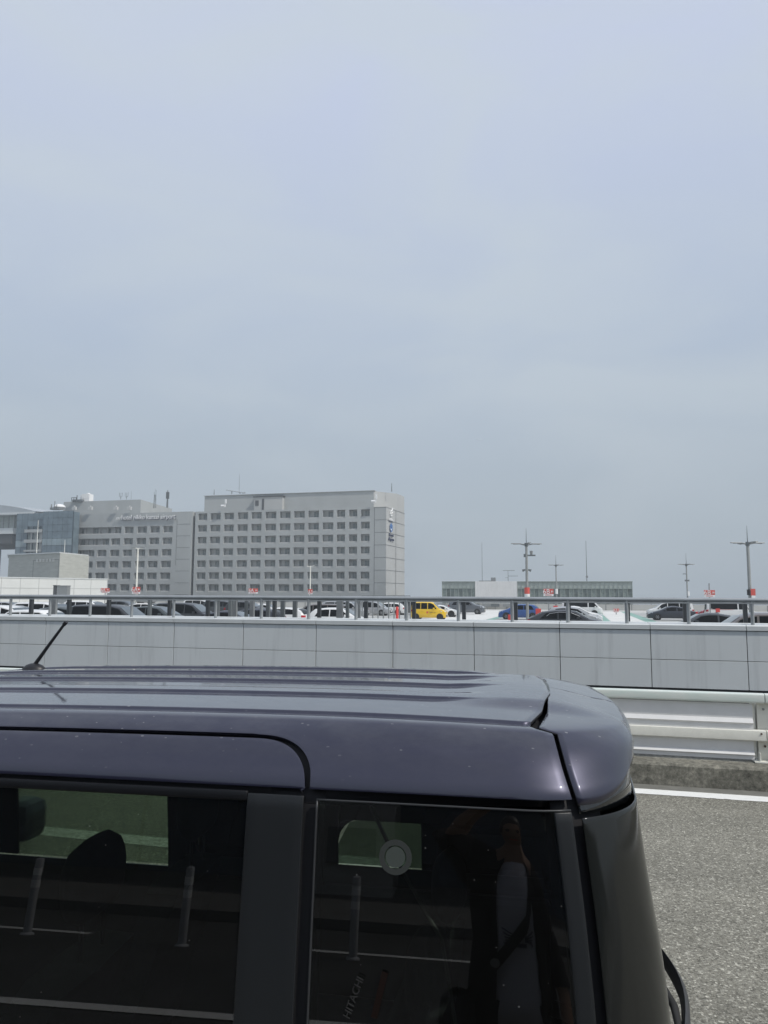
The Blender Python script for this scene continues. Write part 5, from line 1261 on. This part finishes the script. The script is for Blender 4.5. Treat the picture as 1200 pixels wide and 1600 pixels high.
# belt, grip and small marks behind the quarter glass
q = MB(); q.path([(-.30-HX, -.60, 1.62), (-.26-HX, -.57, 1.52), (-.16-HX, -.55, 1.35), (-.12-HX, -.54, 1.1)], .004, 6); q.build('seat_belt', mat('belt webbing', (.10, .10, .10), .7), car)
def onglass(x, l, off=.008):
    z, w_, *_ = lev(l); z2, w2, *_ = lev(l+.1); n = Vector((0, -(z2-z), (w_-w2)*-1)); return Vector((x-HX, -(w_-off), z)), atan2(w_-w2, z2-z)
p, tilt = onglass(-.238, l_of_z(1.546), .0005)
q = MB(); q.lathe([(.0, 0), (.019, 0), (.019, .0012), (0, .0012)], 30, 'y'); o = q.build('round_sticker', mat('pale sticker film', (.058, .068, .062), .7, spec=.1), car); o.location = p; o.rotation_euler = (-tilt, 0, 0)
q = MB(); q.lathe([(.0215, -.0), (.032, 0), (.032, .0012), (.0215, .0012), (.0215, 0)], 30, 'y'); o2 = q.build('sticker_ring', mat('grey sticker film', (.040, .044, .042), .7, spec=.1), o)
p, tilt = onglass(-.305, l_of_z(1.300), -.0045)
t = text('HITACHI', .020, 'label', mat('faint label print', (.034, .035, .034), .7, spec=.1), car, depth=.0005); t.location = p; t.rotation_euler = (-tilt, radians(-70), 0)
q = MB(); q.box(-.006, .006, -.001, .0, -.04, .04); o = q.build('orange_tag', mat('faint orange tag', (.010, .006, .005), .7, spec=.06), car); p, tilt = onglass(-.262, l_of_z(1.31), -.002); o.location = p; o.rotation_euler = (-tilt, radians(14), 0)

# ------------------------------------------------------------------ behind the camera: what the paint and glass mirror
cy_ = lambda x, y: cr_*0+Matrix.Rotation(CA, 3, 'Z')@Vector((x, y, 0))
for k, (x, y, lb) in enumerate([(-4.75, -5.6, 'grey flexible delineator post, farthest from the photographer'), (-3.05, -5.6, 'grey flexible delineator post in the middle of its row'), (-1.25, -5.6, 'grey flexible delineator post nearest the photographer')]):
    q = MB(); q.lathe([(.0, .0), (.075, .0), (.07, .015), (.045, .03), (.045, .78), (.040, .80), (0, .805)], 18); q.m = 1; q.lathe([(.0465, .55), (.0465, .63)], 18); q.lathe([(.0465, .68), (.0465, .74)], 18)
    o = q.build('delineator_post', [mat('grey rubber post', (.42, .43, .44), .5), M['white']], smooth=40); o.location = (x, y, 0); tag(o, lb, 'post', 'delineator posts behind the photographer')
r_ = MB(); r_.face([(-90, -3.55, .004), (60, -3.55, .004), (60, -3.42, .004), (-90, -3.42, .004)]); 
x = -40
while x < 20: r_.face([(x, -6.0, .004), (x+2.2, -6.0, .004), (x+2.2, -5.88, .004), (x, -5.88, .004)]); x += 4.2
tag(r_.build('road_line', M['linew'], recalc=False), kind='structure')
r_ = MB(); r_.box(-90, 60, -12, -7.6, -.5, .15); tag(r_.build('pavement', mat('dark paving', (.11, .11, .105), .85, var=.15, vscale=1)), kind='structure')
tm = thing('terminal_building', 'dark blue grey terminal front with a deep canopy behind the photographer', 'building', (0, -11.5, .15))
q = MB(); q.box(-60, 40, -6, 0, 0, 3.0); q.build('front_wall', mat('dark blue cladding', (.05, .075, .11), .5, var=.1, vscale=1), tm)
q = MB(); q.box(-60, 40, -6, .6, 3.0, 4.0); q.build('fascia', M['soffit'], tm)
q = MB(); q.box(-60, -5, -6, 3, 4.0, 4.5); q.build('canopy', M['soffit'], tm)
q = MB(); 
for k in range(34): q.box(-60+k*3, -59.94+k*3, 0, .02, 0, 3)
q.build('joints', M['slot'], tm)
q = MB(); q.box(-2.6, -1.2, .02, 1.3, 0, 2.3); q.build('service_box', mat('pale service box', (.34, .34, .33), .6), tm)
q = MB(); q.box(-2.3, -1.5, 1.3, 1.33, .3, 1.1); q.build('service_door', M['midpost'], tm)

# ------------------------------------------------------------------ the photographer, mirrored in the quarter window
def skin(name, m, nodes, edges, parent=None, root=0, sub=2):
    me = bpy.data.meshes.new(name); me.from_pydata([n[0] for n in nodes], edges, []); me.materials.append(m)
    o = bpy.data.objects.new(name, me); C.objects.link(o); o.parent = parent
    me.skin_vertices or None
    md = o.modifiers.new('skin', 'SKIN'); md.use_smooth_shade = True
    if not me.skin_vertices:
        bm = bmesh.new(); bm.from_mesh(me); bm.verts.layers.skin.verify(); bm.to_mesh(me); bm.free()
    for i, n in enumerate(nodes):
        r = n[1]; r = (r, r) if not isinstance(r, tuple) else r
        me.skin_vertices[0].data[i].radius = r; me.skin_vertices[0].data[i].use_root = (i == root)
    s = o.modifiers.new('sub', 'SUBSURF'); s.levels = sub; s.render_levels = sub
    return o
M['skin'] = mat('skin', (.30, .18, .125), .6); M['hair'] = mat('black hair', (.012, .010, .010), .5)
M['tee'] = mat('pale grey t-shirt', (.50, .50, .56), .85, var=.06, vscale=8); M['overshirt'] = mat('black overshirt', (.010, .010, .013), .85); M['trousers'] = mat('dark trousers', (.02, .022, .03), .85)
M['bagm'] = mat('black nylon bag', (.008, .008, .009), .6)
ph = Matrix.Rotation(CA, 3, 'Z')@Vector((.0, -.34, 0))
person = thing('person', 'person in pale t-shirt and open black overshirt raising a phone beside the car', 'person', (ph.x, ph.y, 0), CA)
# local frame: +y faces the car; camera sits at about (-.19, .34, 2.05)
nodes = [((0, 0, .93), (.15, .11)), ((0, 0, 1.10), (.135, .095)), ((0, .01, 1.28), (.155, .105)), ((0, 0, 1.40), (.10, .07)), ((0, .01, 1.47), (.052, .052)), ((0, .02, 1.52), (.055, .06)),
         ((-.17, 0, 1.385), .062), ((-.27, .10, 1.50), .050), ((-.21, .20, 1.66), .042), ((-.08, .26, 1.82), .034), ((-.03, .285, 1.92), (.026, .034)), ((-.02, .285, 1.975), (.030, .016)),
         ((.17, 0, 1.385), .062), ((.24, -.03, 1.15), .048), ((.25, .05, .95), .040), ((.235, .12, .82), .030), ((.23, .13, .76), (.018, .034)),
         ((-.10, 0, .86), .095), ((-.11, .02, .48), .060), ((-.11, -.01, .10), .040), ((-.115, .10, .045), .036), ((.10, 0, .86), .095), ((.11, .02, .48), .060), ((.11, -.01, .10), .040), ((.115, .10, .045), .036)]
edges = [(0,1),(1,2),(2,3),(3,4),(4,5),(3,6),(6,7),(7,8),(8,9),(9,10),(10,11),(3,12),(12,13),(13,14),(14,15),(15,16),(0,17),(17,18),(18,19),(19,20),(0,21),(21,22),(22,23),(23,24)]
skin('body', M['skin'], nodes, edges, person)
# head
hd = MB(); rows = []
for k in range(15):
    t = k/14; a = -pi/2+pi*t; z = 1.585+.118*sin(a); r = cos(a)
    row = []
    for j in range(20):
        q = 2*pi*j/20; fx = cos(q); fy = sin(q)
        jaw = 1-.16*max(0, -sin(a))*(1 if fy > 0 else .4)
        x = fx*.076*r*jaw; y = fy*.093*r*jaw+.025
        if fy > .9 and -.35 < sin(a) < .15: y += .016*(1-abs(fx)*3 if abs(fx) < .33 else 0)
        row.append((x, y, z))
    rows.append(row)
hd.grid(rows, True); head = hd.build('head', M['skin'], person, smooth=80)
for s in (-1, 1):
    q = MB(); q.lathe([(0, -.004), (.012, 0), (0, .004)], 10, 'y', (s*.030, .114, 1.600)); q.build('eye', M['black'], head, smooth=60)
    q = MB(); q.lathe([(.0, -.006), (.018, -.004), (.022, 0), (.012, .006), (0, .006)], 10, 'x', (s*.078, .015, 1.585)); q.build('ear', M['skin'], head, smooth=60)
q = MB(); q.box(-.022, .022, .104, .112, 1.528, 1.535); q.build('mouth', M['red'], head, bevel=.003)
hr = MB(); rows = []
for k in range(10):
    t = k/9; a = -.55*0-.15+(pi/2+.15)*t; rows.append([(cos(2*pi*j/20)*.086*cos(a), sin(2*pi*j/20)*.100*cos(a)*(1.0 if sin(2*pi*j/20) < .3 or a > .55 else .86)+.018, 1.59+.130*sin(a)) for j in range(20)])
hr.grid(rows, True); hr.cap(rows[-1]); hr.build('hair', M['hair'], head, smooth=80)
# hands: five separate bent fingers each
def hand(name, pos, d_f, d_s, d_n, curl):
    pos = Vector(pos); nodes = [(tuple(pos), (.020, .034)), (tuple(pos+d_f*.045), (.016, .038))]; edges = [(0, 1)]
    for k, (off, ln) in enumerate(((-.030, .072), (-.010, .080), (.011, .075), (.030, .060))):
        b0 = pos+d_f*.060+d_s*off; p1 = b0+d_f*ln*.45+d_n*curl*.010; p2 = p1+d_f*ln*.33+d_n*curl*.024; p3 = p2+d_f*ln*.12+d_n*curl*.024
        i = len(nodes); nodes += [(tuple(b0), .010), (tuple(p1), .0088), (tuple(p2), .008), (tuple(p3), .0068)]; edges += [(1, i), (i, i+1), (i+1, i+2), (i+2, i+3)]
    b0 = pos+d_f*.005-d_s*.038+d_n*.008; i = len(nodes); nodes += [(tuple(b0), .012), (tuple(b0+d_f*.035-d_s*.018+d_n*.012), .0105), (tuple(b0+d_f*.065-d_s*.018+d_n*.022*curl), .0085)]; edges += [(0, i), (i, i+1), (i+1, i+2)]
    return skin(name, M['skin'], nodes, edges, person, sub=1)
hand('hand', (-.02, .290, 1.965), Vector((.15, .0, .98)).normalized(), Vector((1, 0, -.1)).normalized(), Vector((0, 1, 0)), .5)
hand('hand', (.235, .135, .79), Vector((0, .15, -.98)).normalized(), Vector((0, 1, .1)).normalized(), Vector((-1, 0, 0)), .8)
# t-shirt, overshirt, trousers as closed tubes round the body
def tubewear(name, m, secs, n=28, open_front=None, solid=.006):
    rows = []
    for (cx, cy, z, rx, ry) in secs:
        row = []
        rng = [2*pi*j/n for j in range(n)] if not open_front else [pi/2+open_front+(2*pi-2*open_front)*j/(n-1) for j in range(n)]
        for a in rng:
            w_ = 1+.02*sin(a*7+z*23); row.append((cx+rx*w_*cos(a), cy+ry*w_*sin(a), z))
        rows.append(row)
    b = MB(); b.grid(rows, not open_front); return b.build(name, m, person, smooth=80, solid=solid)
tubewear('t_shirt', M['tee'], [(0, 0, .86, .175, .135), (0, 0, .95, .172, .132), (0, 0, 1.10, .160, .122), (0, .01, 1.25, .172, .128), (0, .01, 1.33, .170, .118), (0, .0, 1.40, .125, .090), (0, 0, 1.425, .075, .066)])
tubewear('overshirt', M['overshirt'], [(0, -.01, .80, .22, .16), (0, -.01, 1.0, .205, .152), (0, -.01, 1.15, .195, .145), (0, 0, 1.28, .205, .145), (0, 0, 1.36, .195, .125), (0, -.005, 1.42, .12, .09)], open_front=.50)
def sleeve(pts, rad):
    b = MB(); b.path(pts, rad, 16); return b.build('sleeve', M['overshirt'], person, smooth=80)
sleeve([(-.13, 0, 1.37), (-.19, .02, 1.40), (-.26, .09, 1.49), (-.285, .13, 1.55)], [.085, .086, .078, .072])
sleeve([(.13, 0, 1.37), (.19, 0, 1.34), (.235, -.03, 1.17), (.25, .02, .99)], [.085, .080, .070, .062])
q = MB()
for s in (-1, 1): q.path([(s*.085, 0, .93), (s*.10, .005, .80), (s*.11, .02, .50), (s*.112, -.005, .12)], [.115, .108, .080, .072], 16)
q.build('trousers', M['trousers'], person, smooth=80)
for s in (-1, 1):
    q = MB(); q.grid([[(s*.115+cos(a)*.045*k, .05+sin(a)*.13, z) for a in [2*pi*j/16 for j in range(16)]] for z, k in ((0, 1), (.03, 1.05), (.07, .8), (.09, .55))], True); q.build('shoe', M['black'], person, smooth=60)
# shirt print
q = MB()
for s in (-1, 1):
    for k in range(5): q.path([(s*.012, .131, 1.175-.004*k), (s*(.045+.006*k), .133, 1.19-.010*k), (s*(.075-.006*k), .128, 1.205-.016*k)], .0028, 5)
q.box(-.018, .018, .128, .134, 1.135, 1.150); q.build('shirt_emblem', M['logodark'], person)
q = MB(); pts = [(.13, .02, 1.40), (.10, .105, 1.36), (.03, .145, 1.24), (-.06, .155, 1.12), (-.15, .13, 1.0), (-.21, .07, .92)]
rows = []
for k, p in enumerate(pts):
    p = Vector(p); d = (Vector(pts[min(k+1, 5)])-Vector(pts[max(k-1, 0)])).normalized(); sd_ = d.cross(Vector((0, 1, 0))).normalized(); rows.append([p-sd_*.020, p+sd_*.020, p+sd_*.020+Vector((0, .005, 0)), p-sd_*.020+Vector((0, .005, 0))])
q.grid(rows, True); 
bag = thing('shoulder_bag', 'black nylon shoulder bag hanging at the hip of the person with the phone', 'bag', (ph.x, ph.y, 0), CA)
q.build('strap', M['bagm'], bag)
q = MB(); q.grid([[(-.245+cos(a)*.075*k, .07+sin(a)*.13*k, z) for a in [2*pi*j/20 for j in range(20)]] for z, k in ((.62, .5), (.64, .9), (.72, 1.08), (.84, 1.0), (.92, .85), (.94, .45))], True); q.build('pouch', M['bagm'], bag, smooth=60)
q = MB(); q.tube((-.10, .165, 1.075), (-.10, .172, 1.075), .018, n=14); q.build('buckle', M['galv'], bag)
# phone just behind the point of view
pp = Matrix.Rotation(CA, 3, 'Z')
phn = thing('phone', 'black phone held up upright in the raised hand of the person', 'phone', (0, 0, 0)); 
R_ = Matrix((CR, CU, -CF)).transposed().to_4x4(); R_.translation = Vector((0, 0, HC))-CF*.035; phn.matrix_world = R_
q = MB(); q.box(-.052, .020, -.135, .016, -.010, -.002); q.build('body', M['black'], phn, bevel=.004)
q = MB(); q.tube((0, 0, -.002), (0, 0, .002), .009, n=16); q.build('lens', M['autoglass'], phn)
q = MB(); q.box(-.049, .017, -.132, .013, -.0112, -.0102); q.build('screen', M['winglass'], phn)

# ------------------------------------------------------------------ sea haze over the airport
hz = MB(); hz.box(-1420, 1420, -320, 1420, -10, 195)
hm = bpy.data.materials.new('pale sea haze'); hm.use_nodes = True; ht = hm.node_tree; ht.nodes.remove(ht.nodes['Principled BSDF'])
pvn = ht.nodes.new('ShaderNodeVolumePrincipled'); pvn.inputs['Color'].default_value = (.84, .91, .97, 1); pvn.inputs['Density'].default_value = .0008; pvn.inputs['Anisotropy'].default_value = .0
ht.links.new(pvn.outputs[0], ht.nodes['Material Output'].inputs['Volume'])
tag(hz.build('haze', hm), kind='stuff')
